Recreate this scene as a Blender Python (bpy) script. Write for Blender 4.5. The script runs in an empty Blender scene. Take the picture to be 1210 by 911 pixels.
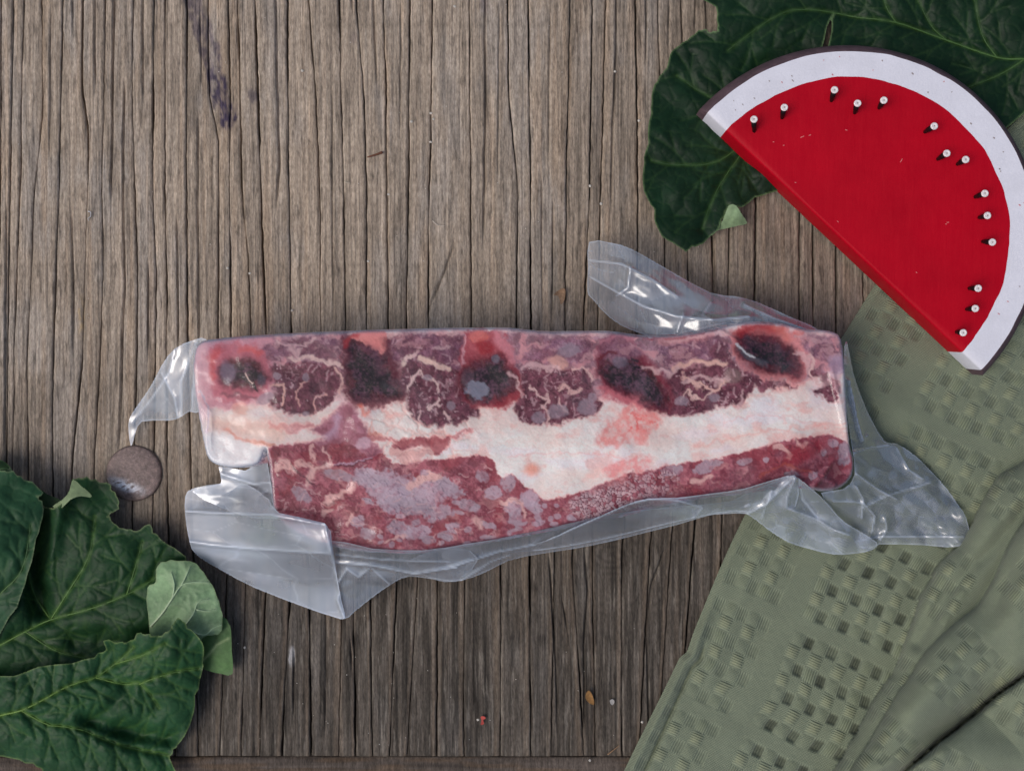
import bpy, math
import numpy as np
from mathutils import Vector, Matrix

# ------------------------------------------------------------------ scale and camera
W, HH = 1210, 911            # photograph size in pixels
S = 0.0004                   # metres per photo pixel on the table plane (pack about 31 cm long)
H = 0.50                     # camera height above the table (m)
scene = bpy.context.scene
col = scene.collection

cam_d = bpy.data.cameras.new('camera')
cam = bpy.data.objects.new('camera', cam_d)
col.objects.link(cam)
cam.location = (0, 0, H)
cam_d.sensor_fit = 'HORIZONTAL'
cam_d.sensor_width = 36
cam_d.lens = 36 * H / (W * S)
cam_d.clip_start = 0.01
cam_d.clip_end = 100
scene.camera = cam

# ------------------------------------------------------------------ overcast daylight
SUN_EL, SUN_AZ = math.radians(54), math.radians(246)     # azimuth clockwise from +Y (top of the picture)
world = bpy.data.worlds.new('World')
scene.world = world
world.use_nodes = True
wn = world.node_tree
sky = wn.nodes.new('ShaderNodeTexSky')
sky.sky_type = 'NISHITA'
sky.sun_disc = False
sky.sun_elevation = SUN_EL
sky.sun_rotation = SUN_AZ
sky.dust_density = 4.0
sky.air_density = 1.0
sky.ozone_density = 0.6
bg = wn.nodes['Background']
wn.links.new(sky.outputs[0], bg.inputs[0])
bg.inputs[1].default_value = 0.10
sun_d = bpy.data.lights.new('sun', 'SUN')
sun_d.energy = 1.1
sun_d.angle = math.radians(32)
sun_d.color = (1.0, 0.98, 0.96)
sun = bpy.data.objects.new('sun', sun_d)
col.objects.link(sun)
sd_ = Vector((math.sin(SUN_AZ) * math.cos(SUN_EL), math.cos(SUN_AZ) * math.cos(SUN_EL), math.sin(SUN_EL)))
sun.rotation_euler = sd_.to_track_quat('Z', 'Y').to_euler()
sun.location = sd_ * 3
scene.view_settings.view_transform = 'Standard'
scene.view_settings.look = 'None'
scene.view_settings.gamma = 1
scene.view_settings.exposure = 0.0
scene.view_settings.use_curve_mapping = False
scene.render.engine = 'CYCLES'
scene.cycles.transparent_max_bounces = 24
scene.cycles.max_bounces = 10

# ------------------------------------------------------------------ numeric helpers
RT = np.random.default_rng(7).random((8, 256, 256))
RNG = np.random.default_rng(11)

def lin(r, g, b):
    c = np.array([r, g, b], float) / 255
    return np.where(c <= 0.04045, c / 12.92, ((c + 0.055) / 1.055) ** 2.4)

def vnoise(x, y, s=0):
    T = RT[s % 8]
    x = np.asarray(x, float) + s * 17.3
    y = np.asarray(y, float) + s * 9.1
    xi = np.floor(x).astype(int); yi = np.floor(y).astype(int)
    fx = x - xi; fy = y - yi
    fx = fx * fx * (3 - 2 * fx); fy = fy * fy * (3 - 2 * fy)
    a = T[xi & 255, yi & 255]; b = T[(xi + 1) & 255, yi & 255]
    c = T[xi & 255, (yi + 1) & 255]; d = T[(xi + 1) & 255, (yi + 1) & 255]
    return (a * (1 - fx) + b * fx) * (1 - fy) + (c * (1 - fx) + d * fx) * fy

def fbm(x, y, s=0, o=4):
    t = 0; a = 0.5; n = 0
    for i in range(o):
        t = t + a * vnoise(x * 2 ** i, y * 2 ** i, s + i); n += a; a *= 0.5
    return t / n

def worley(x, y, s=0):
    x = np.asarray(x, float); y = np.asarray(y, float)
    xi = np.floor(x).astype(int); yi = np.floor(y).astype(int)
    f1 = np.full(x.shape, 9.0); f2 = f1.copy(); idv = np.zeros(x.shape)
    for dx in (-1, 0, 1):
        for dy in (-1, 0, 1):
            cx = xi + dx; cy = yi + dy
            px = cx + RT[s % 8][cx & 255, cy & 255]
            py = cy + RT[(s + 1) % 8][cx & 255, cy & 255]
            d = np.hypot(px - x, py - y)
            near = d < f1
            f2 = np.where(near, f1, np.minimum(f2, d))
            idv = np.where(near, RT[(s + 2) % 8][cx & 255, cy & 255], idv)
            f1 = np.where(near, d, f1)
    return f1, f2, idv

def sm(a, b, x):
    t = np.clip((x - a) / (b - a), 0, 1)
    return t * t * (3 - 2 * t)

def seg_dist(pts, X, Y, closed=False):
    d = np.full(X.shape, 1e9)
    n = len(pts)
    for i in range(n if closed else n - 1):
        ax, ay = pts[i][:2]; bx, by = pts[(i + 1) % n][:2]
        vx, vy = bx - ax, by - ay
        L = vx * vx + vy * vy + 1e-9
        t = np.clip(((X - ax) * vx + (Y - ay) * vy) / L, 0, 1)
        d = np.minimum(d, np.hypot(X - ax - t * vx, Y - ay - t * vy))
    return d

def inside(pts, X, Y):
    r = np.zeros(X.shape, bool)
    n = len(pts)
    for i in range(n):
        ax, ay = pts[i][:2]; bx, by = pts[(i + 1) % n][:2]
        if ay == by: continue
        c = ((ay > Y) != (by > Y)) & (X < (bx - ax) * (Y - ay) / (by - ay) + ax)
        r ^= c
    return r

def sdf(pts, X, Y):
    d = seg_dist(pts, X, Y, True)
    return np.where(inside(pts, X, Y), d, -d)

def smooth_poly(pts, n=4, closed=True):
    """Catmull-Rom through the points"""
    P = np.array(pts, float); m = len(P); out = []
    rng = range(m) if closed else range(m - 1)
    for i in rng:
        if closed:
            p0, p1, p2, p3 = P[i - 1], P[i], P[(i + 1) % m], P[(i + 2) % m]
        else:
            p0, p1, p2, p3 = P[max(i - 1, 0)], P[i], P[i + 1], P[min(i + 2, m - 1)]
        for k in range(n):
            t = k / n
            out.append(0.5 * ((2 * p1) + (-p0 + p2) * t + (2 * p0 - 5 * p1 + 4 * p2 - p3) * t * t + (-p0 + 3 * p1 - 3 * p2 + p3) * t ** 3))
    if not closed: out.append(P[-1])
    return [tuple(q) for q in out]

def rbf(ctrl):
    """thin plate surface through (px, py, value)"""
    C = np.array(ctrl, float); xy = C[:, :2] / 100; n = len(C)
    def U(r): return np.where(r > 1e-9, r * r * np.log(r + 1e-12), 0)
    K = U(np.hypot(xy[:, None, 0] - xy[None, :, 0], xy[:, None, 1] - xy[None, :, 1])) + np.eye(n) * 1e-3
    Pm = np.c_[np.ones(n), xy]
    A = np.block([[K, Pm], [Pm.T, np.zeros((3, 3))]])
    w = np.linalg.solve(A, np.r_[C[:, 2], np.zeros(3)])
    def f(X, Y):
        x = X / 100; y = Y / 100
        z = w[n] + w[n + 1] * x + w[n + 2] * y
        for i in range(n):
            z = z + w[i] * U(np.hypot(x - xy[i, 0], y - xy[i, 1]))
        return z
    return f

def P(px, py, z):
    """photo pixel at height z (metres) -> world"""
    k = S * (H - np.asarray(z, float)) / H
    return np.stack([(np.asarray(px, float) - W / 2) * k, (HH / 2 - np.asarray(py, float)) * k, np.asarray(z, float) + 0 * k], -1)

# ------------------------------------------------------------------ mesh helpers
def mesh_np(name, V, F, mat, parent=None, colr=None, attrs=None, smooth=True, normals=None, origin=(0, 0, 0)):
    V = np.asarray(V, np.float32) - np.array(origin, np.float32)
    F = np.asarray(F, np.int32)
    me = bpy.data.meshes.new(name)
    me.vertices.add(len(V)); me.vertices.foreach_set('co', V.ravel())
    k = F.shape[1]
    me.loops.add(F.size); me.loops.foreach_set('vertex_index', F.ravel())
    me.polygons.add(len(F))
    me.polygons.foreach_set('loop_start', np.arange(0, F.size, k, dtype=np.int32))
    me.polygons.foreach_set('loop_total', np.full(len(F), k, np.int32))
    me.update(calc_edges=True)
    me.validate()
    if smooth:
        me.polygons.foreach_set('use_smooth', np.ones(len(me.polygons), bool))
    if colr is not None:
        a = me.color_attributes.new('Col', 'FLOAT_COLOR', 'POINT')
        c4 = np.ones((len(V), 4), np.float32); c4[:, :3] = colr
        a.data.foreach_set('color', c4.ravel())
    for nm, arr in (attrs or {}).items():
        arr = np.asarray(arr, np.float32)
        if arr.ndim == 1:
            a = me.attributes.new(nm, 'FLOAT', 'POINT'); a.data.foreach_set('value', arr)
        else:
            a = me.attributes.new(nm, 'FLOAT_VECTOR', 'POINT'); a.data.foreach_set('vector', arr.ravel())
    if normals is not None:
        me.normals_split_custom_set_from_vertices(normals.tolist())
    me.materials.append(mat)
    o = bpy.data.objects.new(name, me)
    col.objects.link(o)
    if parent is not None:
        o.parent = parent
        q = parent; off = Vector((0, 0, 0))
        while q is not None:
            off = off + q.location; q = q.parent
        o.location = Vector(origin) - off
    else:
        o.location = origin
    return o

def thing(name, loc, label=None, cat=None, group=None, kind=None):
    o = bpy.data.objects.new(name, None); col.objects.link(o)
    o.location = loc; o.empty_display_size = 0.01
    tag(o, label, cat, group, kind)
    return o

def tag(o, label=None, cat=None, group=None, kind=None):
    if label: o['label'] = label
    if cat: o['category'] = cat
    if group: o['group'] = group
    if kind: o['kind'] = kind
    return o

def compact(V, F, *arrs):
    u, inv = np.unique(F, return_inverse=True)
    return (V[u], inv.reshape(F.shape)) + tuple(a[u] for a in arrs)

def grid_faces(ny, nx):
    i = np.arange(ny * nx).reshape(ny, nx)
    return np.stack([i[:-1, :-1], i[1:, :-1], i[1:, 1:], i[:-1, 1:]], -1).reshape(-1, 4)

def poly_sheet(poly, step=2.0):
    """pixel-space grid filling a polygon, rim vertices pulled onto the outline -> X, Y, faces, sdf"""
    A = np.array(poly, float)
    x0, y0 = A.min(0)[:2] - step; x1, y1 = A.max(0)[:2] + step
    xs = np.arange(x0, x1 + step, step); ys = np.arange(y0, y1 + step, step)
    X, Y = np.meshgrid(xs, ys)
    ny, nx = X.shape
    X = X.ravel(); Y = Y.ravel()
    ins = inside(poly, X, Y)
    F = grid_faces(ny, nx)
    F = F[ins[F].sum(1) >= 2]
    u, inv = np.unique(F, return_inverse=True); F = inv.reshape(F.shape)
    X = X[u].copy(); Y = Y[u].copy(); ins = ins[u]
    out = np.where(~ins)[0]
    best = np.full(len(out), 1e9); bx = X[out].copy(); by = Y[out].copy()
    n = len(poly)
    for i in range(n):
        ax, ay = poly[i][:2]; cx, cy = poly[(i + 1) % n][:2]
        vx, vy = cx - ax, cy - ay
        t = np.clip(((X[out] - ax) * vx + (Y[out] - ay) * vy) / (vx * vx + vy * vy + 1e-9), 0, 1)
        qx = ax + t * vx; qy = ay + t * vy
        d = np.hypot(X[out] - qx, Y[out] - qy)
        m = d < best
        best = np.where(m, d, best); bx = np.where(m, qx, bx); by = np.where(m, qy, by)
    X[out] = bx; Y[out] = by
    return X, Y, F, np.maximum(seg_dist(poly, X, Y, True) * np.where(ins, 1, 0), 0)

def tube(pts, rad, n=6):
    """tube mesh through 3-D points with per-point radius"""
    Pn = np.array(pts, float); m = len(Pn)
    rad = np.broadcast_to(rad, (m,))
    V = []
    for i in range(m):
        t = Pn[min(i + 1, m - 1)] - Pn[max(i - 1, 0)]
        t /= np.linalg.norm(t) + 1e-12
        a = np.cross(t, (0, 0, 1)) if abs(t[2]) < 0.9 else np.cross(t, (1, 0, 0))
        a /= np.linalg.norm(a); b = np.cross(a, t)
        for k in range(n):
            w = 2 * math.pi * k / n
            V.append(Pn[i] + rad[i] * (a * math.cos(w) + b * math.sin(w)))
    F = []
    for i in range(m - 1):
        for k in range(n):
            F.append((i * n + k, i * n + (k + 1) % n, (i + 1) * n + (k + 1) % n, (i + 1) * n + k))
    V.append(Pn[0]); V.append(Pn[-1])
    c0, c1 = len(V) - 2, len(V) - 1
    for k in range(0, n, 2):
        F.append((c0, (k + 2) % n, (k + 1) % n, k))
        o = (m - 1) * n
        F.append((c1, o + k, o + (k + 1) % n, o + (k + 2) % n))
    return np.array(V), np.array(F)

def lathe(prof, n=24, axis_loc=(0, 0, 0)):
    V = []; F = []
    for r, z in prof:
        for k in range(n):
            a = 2 * math.pi * k / n
            V.append((axis_loc[0] + r * math.cos(a), axis_loc[1] + r * math.sin(a), axis_loc[2] + z))
    for i in range(len(prof) - 1):
        for k in range(n):
            F.append((i * n + k, i * n + (k + 1) % n, (i + 1) * n + (k + 1) % n, (i + 1) * n + k))
    return np.array(V), np.array(F)

# ------------------------------------------------------------------ materials
class NT:
    def __init__(self, name):
        self.m = bpy.data.materials.new(name); self.m.use_nodes = True
        self.t = self.m.node_tree
        self.t.nodes.clear()
        self.out = self.n('ShaderNodeOutputMaterial')
    def n(self, typ, **kw):
        nd = self.t.nodes.new(typ)
        for k, v in kw.items():
            if k.startswith('i_'):
                key = k[2:]
                nd.inputs[int(key) if key.isdigit() else key.replace('_', ' ')].default_value = v
            else: setattr(nd, k, v)
        return nd
    def l(self, a, ao, b, bi):
        self.t.links.new(a.outputs[ao], b.inputs[bi])
    def attr(self, name):
        return self.n('ShaderNodeAttribute', attribute_name=name)

def noise_node(nt, scale, vec_scale=(1, 1, 1), detail=4, rough=0.6):
    tc = nt.n('ShaderNodeTexCoord')
    mp = nt.n('ShaderNodeMapping'); mp.inputs['Scale'].default_value = vec_scale
    nz = nt.n('ShaderNodeTexNoise'); nz.inputs['Scale'].default_value = scale
    nz.inputs['Detail'].default_value = detail; nz.inputs['Roughness'].default_value = rough
    nt.l(tc, 'Object', mp, 'Vector'); nt.l(mp, 'Vector', nz, 'Vector')
    return nz

def attr_mat(name, rough=0.6, spec=0.4, var=None, bump=None, coat=0, rough_var=0, sss=0, sheen=0, trans=None):
    """colour from the mesh's own Col attribute, broken up by fine procedural noise"""
    nt = NT(name)
    b = nt.n('ShaderNodeBsdfPrincipled')
    b.inputs['Roughness'].default_value = rough
    b.inputs['Specular IOR Level'].default_value = spec
    b.inputs['Coat Weight'].default_value = coat
    b.inputs['Coat Roughness'].default_value = 0.12
    if sheen:
        b.inputs['Sheen Weight'].default_value = sheen
        b.inputs['Sheen Roughness'].default_value = 0.5
    if sss:
        b.inputs['Subsurface Weight'].default_value = sss
        b.inputs['Subsurface Radius'].default_value = (0.004, 0.0015, 0.001)
        b.inputs['Subsurface Scale'].default_value = 0.5
    a = nt.attr('Col')
    src = (a, 'Color')
    for sc, vs, lo, hi in (var or []):
        nz = noise_node(nt, sc, vs)
        mr = nt.n('ShaderNodeMapRange'); mr.inputs[1].default_value = 0.3; mr.inputs[2].default_value = 0.7
        mr.inputs[3].default_value = lo; mr.inputs[4].default_value = hi
        nt.l(nz, 'Fac', mr, 'Value')
        mx = nt.n('ShaderNodeMix', data_type='RGBA', blend_type='MULTIPLY')
        mx.inputs[0].default_value = 1
        nt.t.links.new(src[0].outputs[src[1]], mx.inputs[6])
        nt.t.links.new(mr.outputs[0], mx.inputs[7])
        src = (mx, 2)
    nt.t.links.new(src[0].outputs[src[1]], b.inputs['Base Color'])
    prev = None
    for sc, vs, st, dist in (bump or []):
        nz = noise_node(nt, sc, vs)
        bp = nt.n('ShaderNodeBump'); bp.inputs['Strength'].default_value = st; bp.inputs['Distance'].default_value = dist
        nt.l(nz, 'Fac', bp, 'Height')
        if prev: nt.l(prev, 'Normal', bp, 'Normal')
        prev = bp
    if prev: nt.l(prev, 'Normal', b, 'Normal')
    if rough_var:
        nz = noise_node(nt, 120)
        mr = nt.n('ShaderNodeMapRange'); mr.inputs[1].default_value = 0.3; mr.inputs[2].default_value = 0.7
        mr.inputs[3].default_value = rough - rough_var; mr.inputs[4].default_value = rough + rough_var
        nt.l(nz, 'Fac', mr, 'Value'); nt.l(mr, 0, b, 'Roughness')
    sh = b
    if trans:
        tr = nt.n('ShaderNodeBsdfTranslucent')
        nt.t.links.new(src[0].outputs[src[1]], tr.inputs['Color'])
        ms = nt.n('ShaderNodeMixShader'); ms.inputs[0].default_value = trans
        nt.l(b, 0, ms, 1); nt.l(tr, 0, ms, 2)
        sh = ms
    nt.l(sh, 0, nt.out, 'Surface')
    return nt.m

def film_mat(name, rough=0.10, ior=1.5, bump=0.25, bscale=90, gain=1.6):
    nt = NT(name)
    milk = nt.attr('milk')
    tr = nt.n('ShaderNodeBsdfTransparent'); tr.inputs[0].default_value = (0.97, 0.98, 0.985, 1)
    df = nt.n('ShaderNodeBsdfDiffuse'); df.inputs[0].default_value = (0.70, 0.79, 0.93, 1)
    tl = nt.n('ShaderNodeBsdfTranslucent'); tl.inputs[0].default_value = (0.70, 0.79, 0.93, 1)
    m1 = nt.n('ShaderNodeMixShader'); m1.inputs[0].default_value = 0.12
    nt.l(df, 0, m1, 1); nt.l(tl, 0, m1, 2)
    m2 = nt.n('ShaderNodeMixShader')
    nt.l(milk, 'Fac', m2, 0); nt.l(tr, 0, m2, 1); nt.l(m1, 0, m2, 2)
    gl = nt.n('ShaderNodeBsdfGlossy'); gl.inputs['Roughness'].default_value = rough
    gl.inputs['Color'].default_value = (1, 1, 1, 1)
    lw = nt.n('ShaderNodeFresnel'); lw.inputs['IOR'].default_value = ior
    mu = nt.n('ShaderNodeMath', operation='MULTIPLY', use_clamp=True); mu.inputs[1].default_value = gain
    nt.l(lw, 0, mu, 0)
    nz = noise_node(nt, bscale, (1, 1, 1), 3, 0.5)
    bp = nt.n('ShaderNodeBump'); bp.inputs['Strength'].default_value = bump; bp.inputs['Distance'].default_value = 0.002
    nt.l(nz, 'Fac', bp, 'Height'); nt.l(bp, 0, gl, 'Normal'); nt.l(bp, 0, lw, 'Normal')
    m3 = nt.n('ShaderNodeMixShader')
    nt.l(mu, 0, m3, 0); nt.l(m2, 0, m3, 1); nt.l(gl, 0, m3, 2)
    nt.l(m3, 0, nt.out, 'Surface')
    return nt.m

M_wood = attr_mat('weathered_wood', 0.85, 0.18,
                  var=[(700, (1, 0.045, 1), 0.72, 1.25), (1500, (1, 0.30, 1), 0.68, 1.32), (260, (1, 0.4, 1), 0.84, 1.14)],
                  bump=[(1400, (1, 0.03, 1), 0.6, 0.0006), (3000, (1, 0.4, 1), 0.4, 0.0003)])
M_meat = attr_mat('raw_meat', 0.5, 0.12, var=[(1300, (1, 1, 1), 0.93, 1.07)],
                  bump=[(900, (1, 1, 1), 0.06, 0.0003)])
M_film = film_mat('vacuum_film', 0.10, 1.42, 0.16, 45, .95)
M_flap = film_mat('bag_film', 0.21, 1.5, 0.05, 30, 2.8)
M_leaf = attr_mat('leaf_upper', 0.5, 0.22, var=[(500, (1, 1, 1), 0.85, 1.15), (60, (1, 1, 1), 0.8, 1.2)],
                  bump=[(1200, (1, 1, 1), 0.3, 0.0003)], rough_var=0.08, trans=0.10)
M_vein = attr_mat('leaf_vein', 0.5, 0.4, var=[(300, (1, 1, 1), 0.85, 1.15)])
M_red = attr_mat('red_paint', 0.5, 0.14, var=[(60, (1, 1, 1), 0.93, 1.05), (1500, (1, 1, 1), 0.97, 1.03)],
                 bump=[(250, (1, .12, 1), 0.3, 0.0006), (40, (1, 1, 1), 0.25, 0.002)], rough_var=0.06)
M_white = attr_mat('white_paint', 0.55, 0.4, var=[(90, (1, 1, 1), 0.94, 1.03), (1500, (1, 1, 1), 0.96, 1.03)],
                   bump=[(500, (1, 1, 1), 0.3, 0.0005)])
M_dark = attr_mat('dark_paint', 0.6, 0.4, var=[(300, (1, 1, 1), 0.8, 1.25)], bump=[(500, (1, 1, 1), 0.3, 0.0005)])
M_nail = attr_mat('nail_metal', 0.5, 0.3, var=[(900, (1, 1, 1), 0.8, 1.1)])
M_rust = attr_mat('rusty_metal', 0.55, 0.5, var=[(700, (1, 1, 1), 0.75, 1.25), (2500, (1, 1, 1), 0.8, 1.2)],
                  bump=[(900, (1, 1, 1), 0.6, 0.0006)])
M_bits = attr_mat('dry_debris', 0.8, 0.3, var=[(900, (1, 1, 1), 0.75, 1.2)])

def towel_mat():
    nt = NT('woven_cotton')
    b = nt.n('ShaderNodeBsdfPrincipled'); b.inputs['Roughness'].default_value = 0.85
    b.inputs['Specular IOR Level'].default_value = 0.15
    b.inputs['Sheen Weight'].default_value = 0.15
    a = nt.attr('Col'); uv = nt.attr('uvw'); fl = nt.attr('float_dir')
    sep = nt.n('ShaderNodeSeparateXYZ'); nt.l(uv, 'Vector', sep, 0)
    def wave(inp, freq, src=None):
        m = nt.n('ShaderNodeMath', operation='MULTIPLY'); m.inputs[1].default_value = freq
        nt.t.links.new(inp, m.inputs[0])
        s = nt.n('ShaderNodeMath', operation='SINE'); nt.l(m, 0, s, 0)
        return s
    ad = nt.n('ShaderNodeMath', operation='ADD'); nt.l(sep, 'X', ad, 0); nt.l(sep, 'Y', ad, 1)
    sb = nt.n('ShaderNodeMath', operation='SUBTRACT'); nt.l(sep, 'X', sb, 0); nt.l(sep, 'Y', sb, 1)
    w1 = wave(ad.outputs[0], 1.75); w2 = wave(sb.outputs[0], 1.75)
    tw = nt.n('ShaderNodeMath', operation='MULTIPLY'); nt.l(w1, 0, tw, 0); nt.l(w2, 0, tw, 1)
    wu = wave(sep.outputs['X'], 2.2); wv = wave(sep.outputs['Y'], 2.2)
    # float patches show straight threads, the ground shows plain weave
    pos = nt.n('ShaderNodeMath', operation='GREATER_THAN'); nt.l(fl, 'Fac', pos, 0); pos.inputs[1].default_value = 0.3
    neg = nt.n('ShaderNodeMath', operation='LESS_THAN'); nt.l(fl, 'Fac', neg, 0); neg.inputs[1].default_value = -0.3
    mx1 = nt.n('ShaderNodeMix', data_type='FLOAT'); nt.l(pos, 0, mx1, 0); nt.l(tw, 0, mx1, 2); nt.l(wv, 0, mx1, 3)
    mx2 = nt.n('ShaderNodeMix', data_type='FLOAT'); nt.l(neg, 0, mx2, 0); nt.l(mx1, 0, mx2, 2); nt.l(wu, 0, mx2, 3)
    mr = nt.n('ShaderNodeMapRange'); mr.inputs[1].default_value = -1; mr.inputs[2].default_value = 1
    mr.inputs[3].default_value = 0.84; mr.inputs[4].default_value = 1.10
    nt.l(mx2, 0, mr, 'Value')
    mu = nt.n('ShaderNodeMix', data_type='RGBA', blend_type='MULTIPLY'); mu.inputs[0].default_value = 1
    nt.l(a, 'Color', mu, 6); nt.l(mr, 0, mu, 7)
    nz = noise_node(nt, 1500)
    mr2 = nt.n('ShaderNodeMapRange'); mr2.inputs[1].default_value = .3; mr2.inputs[2].default_value = .7
    mr2.inputs[3].default_value = .9; mr2.inputs[4].default_value = 1.1; nt.l(nz, 'Fac', mr2, 'Value')
    mu2 = nt.n('ShaderNodeMix', data_type='RGBA', blend_type='MULTIPLY'); mu2.inputs[0].default_value = 1
    nt.l(mu, 2, mu2, 6); nt.l(mr2, 0, mu2, 7)
    nt.l(mu2, 2, b, 'Base Color')
    bp = nt.n('ShaderNodeBump'); bp.inputs['Strength'].default_value = 0.5; bp.inputs['Distance'].default_value = 0.0003
    nt.l(mx2, 0, bp, 'Height'); nt.l(bp, 0, b, 'Normal')
    nt.l(b, 0, nt.out, 'Surface')
    return nt.m
M_towel = towel_mat()

# ================================================================== wooden table top
table = thing('wooden_tabletop', (0, 0, -0.02), 'weathered grey-brown wooden tabletop with long drying cracks', None, None, 'structure')
CR = [  # full-length cracks, (y, x) in photo pixels
 [(0, -22), (900, -24)], [(0, 1), (226, 0), (900, -8)], [(0, 15), (226, 11), (430, 8), (900, 4)],
 [(0, 28), (226, 23), (430, 16), (545, 14), (900, 15)],
 [(0, 49), (130, 50), (226, 40), (340, 36), (430, 31), (545, 33), (900, 37)],
 [(0, 74), (100, 72), (226, 69), (430, 62), (545, 61), (900, 63)],
 [(0, 98), (100, 97), (160, 105), (226, 104), (340, 100), (430, 97), (545, 85), (900, 88)],
 [(0, 124), (113, 123), (226, 120), (320, 122), (430, 117), (545, 111), (900, 116)],
 [(0, 157), (113, 156), (226, 159), (330, 162), (430, 161), (660, 155), (900, 152)],
 [(0, 181), (226, 180), (330, 184), (430, 183), (660, 179), (900, 181)],
 [(0, 195), (226, 195), (330, 197), (430, 196), (660, 199), (900, 207)],
 [(0, 220), (226, 220), (430, 222), (660, 228), (900, 234)],
 [(0, 245), (113, 246), (160, 257), (226, 258), (400, 257), (660, 268), (890, 259)],
 [(0, 269), (113, 272), (226, 271), (400, 272), (690, 290), (890, 284)],
 [(0, 281), (113, 284), (226, 286), (300, 293), (400, 297), (690, 314), (890, 307)],
 [(0, 301), (226, 308), (400, 314), (690, 343), (890, 333)],
 [(0, 339), (226, 341), (400, 344), (690, 365), (890, 367)],
 [(0, 365), (100, 372), (226, 378), (400, 379), (690, 404), (890, 400)],
 [(0, 400), (150, 404), (226, 406), (400, 408), (690, 417), (890, 420)],
 [(0, 421), (113, 430), (226, 433), (400, 433), (690, 437), (890, 440)],
 [(0, 453), (113, 456), (226, 457), (400, 459), (690, 469), (890, 461)],
 [(0, 484), (226, 483), (400, 480), (690, 494), (890, 481)],
 [(0, 511), (113, 510), (226, 507), (400, 506), (660, 517), (890, 516)],
 [(0, 555), (226, 556), (400, 557), (660, 549), (890, 548)],
 [(0, 600), (113, 601), (226, 612), (400, 610), (660, 592), (890, 591)],
 [(0, 624), (226, 627), (400, 627), (660, 626), (890, 627)],
 [(0, 674), (113, 671), (226, 669), (400, 668), (660, 655), (890, 651)],
 [(0, 700), (226, 697), (400, 689), (660, 676), (890, 690)],
 [(0, 716), (226, 710), (400, 706), (660, 700), (890, 704)],
 [(0, 751), (226, 754), (400, 753), (660, 735), (890, 735)],
 [(0, 777), (226, 786), (400, 786), (660, 768), (890, 755)],
 [(0, 805), (226, 813), (400, 813), (660, 792), (890, 778)],
 [(0, 834), (300, 842), (400, 842), (660, 818), (890, 802)],
 [(0, 862), (300, 862), (900, 846)], [(0, 895), (300, 893), (900, 880)], [(0, 945), (900, 945)], [(0, 962), (900, 960)],
 [(0, 988), (900, 990)], [(0, 1020), (900, 1022)], [(0, 1060), (900, 1060)], [(0, 1100), (900, 1100)],
 [(0, 1145), (900, 1145)], [(0, 1190), (900, 1190)], [(0, 1240), (900, 1240)]]
PART = [  # partial cracks: points (y, x), width
 ([(-20, 135), (113, 133), (226, 131), (255, 131)], 1.3), ([(90, 147), (226, 145), (340, 147), (545, 140)], 1.1),
 ([(-20, 112), (60, 112), (120, 113)], .7), ([(-20, 85), (50, 86)], .6), ([(-20, 168), (80, 169), (130, 170)], .8),
 ([(130, 234), (226, 233), (420, 235)], .8), ([(-20, 326), (113, 328), (200, 330), (260, 325)], 1.1),
 ([(-20, 415), (30, 418)], .8), ([(-20, 441), (60, 443), (110, 446)], 1.1), ([(-20, 573), (113, 574), (226, 572), (300, 571)], 1.2),
 ([(-20, 729), (60, 728), (150, 724), (260, 722)], 1.2), ([(-20, 764), (90, 763)], .8), ([(-20, 791), (70, 790)], .6), ([(-20, 822), (60, 821)], .6),
 ([(240, 84), (330, 86), (430, 87)], .8), ([(300, 175), (430, 175)], .8), ([(250, 209), (430, 211)], .9),
 ([(750, 414), (800, 416)], .7), ([(760, 347), (860, 347)], .8), ([(650, 648), (760, 656), (880, 660)], .9), ([(700, 663), (760, 673)], .7),
 ([(640, 690), (700, 694), (760, 690), (880, 691)], .7), ([(230, 654), (390, 652)], .7), ([(200, 640), (390, 641)], .4), ([(0, 650), (200, 648)], .5),
 ([(280, 539), (300, 533), (330, 522), (360, 509), (385, 500)], 0.9),
 ([(640, 790), (690, 770), (740, 764), (890, 768)], 1.1), ([(0, 590), (230, 588)], .4), ([(0, 474), (180, 472)], .5),
 ([(100, 392), (390, 394)], .4), ([(0, 236), (120, 238)], .4), ([(240, 8), (545, 5)], .6), ([(0, 60), (200, 58)], .4), ([(700, 385), (880, 384)], .5)]
ys = np.arange(-40, 893.1, 3.5)
ys = np.r_[ys[ys < 890], 893.0]
lines = []
for i, c in enumerate(CR):
    a = np.array(c, float)
    x = np.interp(ys, a[:, 0], a[:, 1])
    x = np.convolve(np.pad(x, 3, mode='edge'), np.ones(7) / 7, 'valid')
    x = x + 1.6 * (fbm(ys / 70, np.full_like(ys, i * 3.7), 1, 3) - .5) + 1.3 * (fbm(ys / 9, np.full_like(ys, i * 5.1), 2, 2) - .5)
    lines.append(x)
for i in range(1, len(lines)):
    lines[i] = np.maximum(lines[i], lines[i - 1] + 5)

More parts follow.
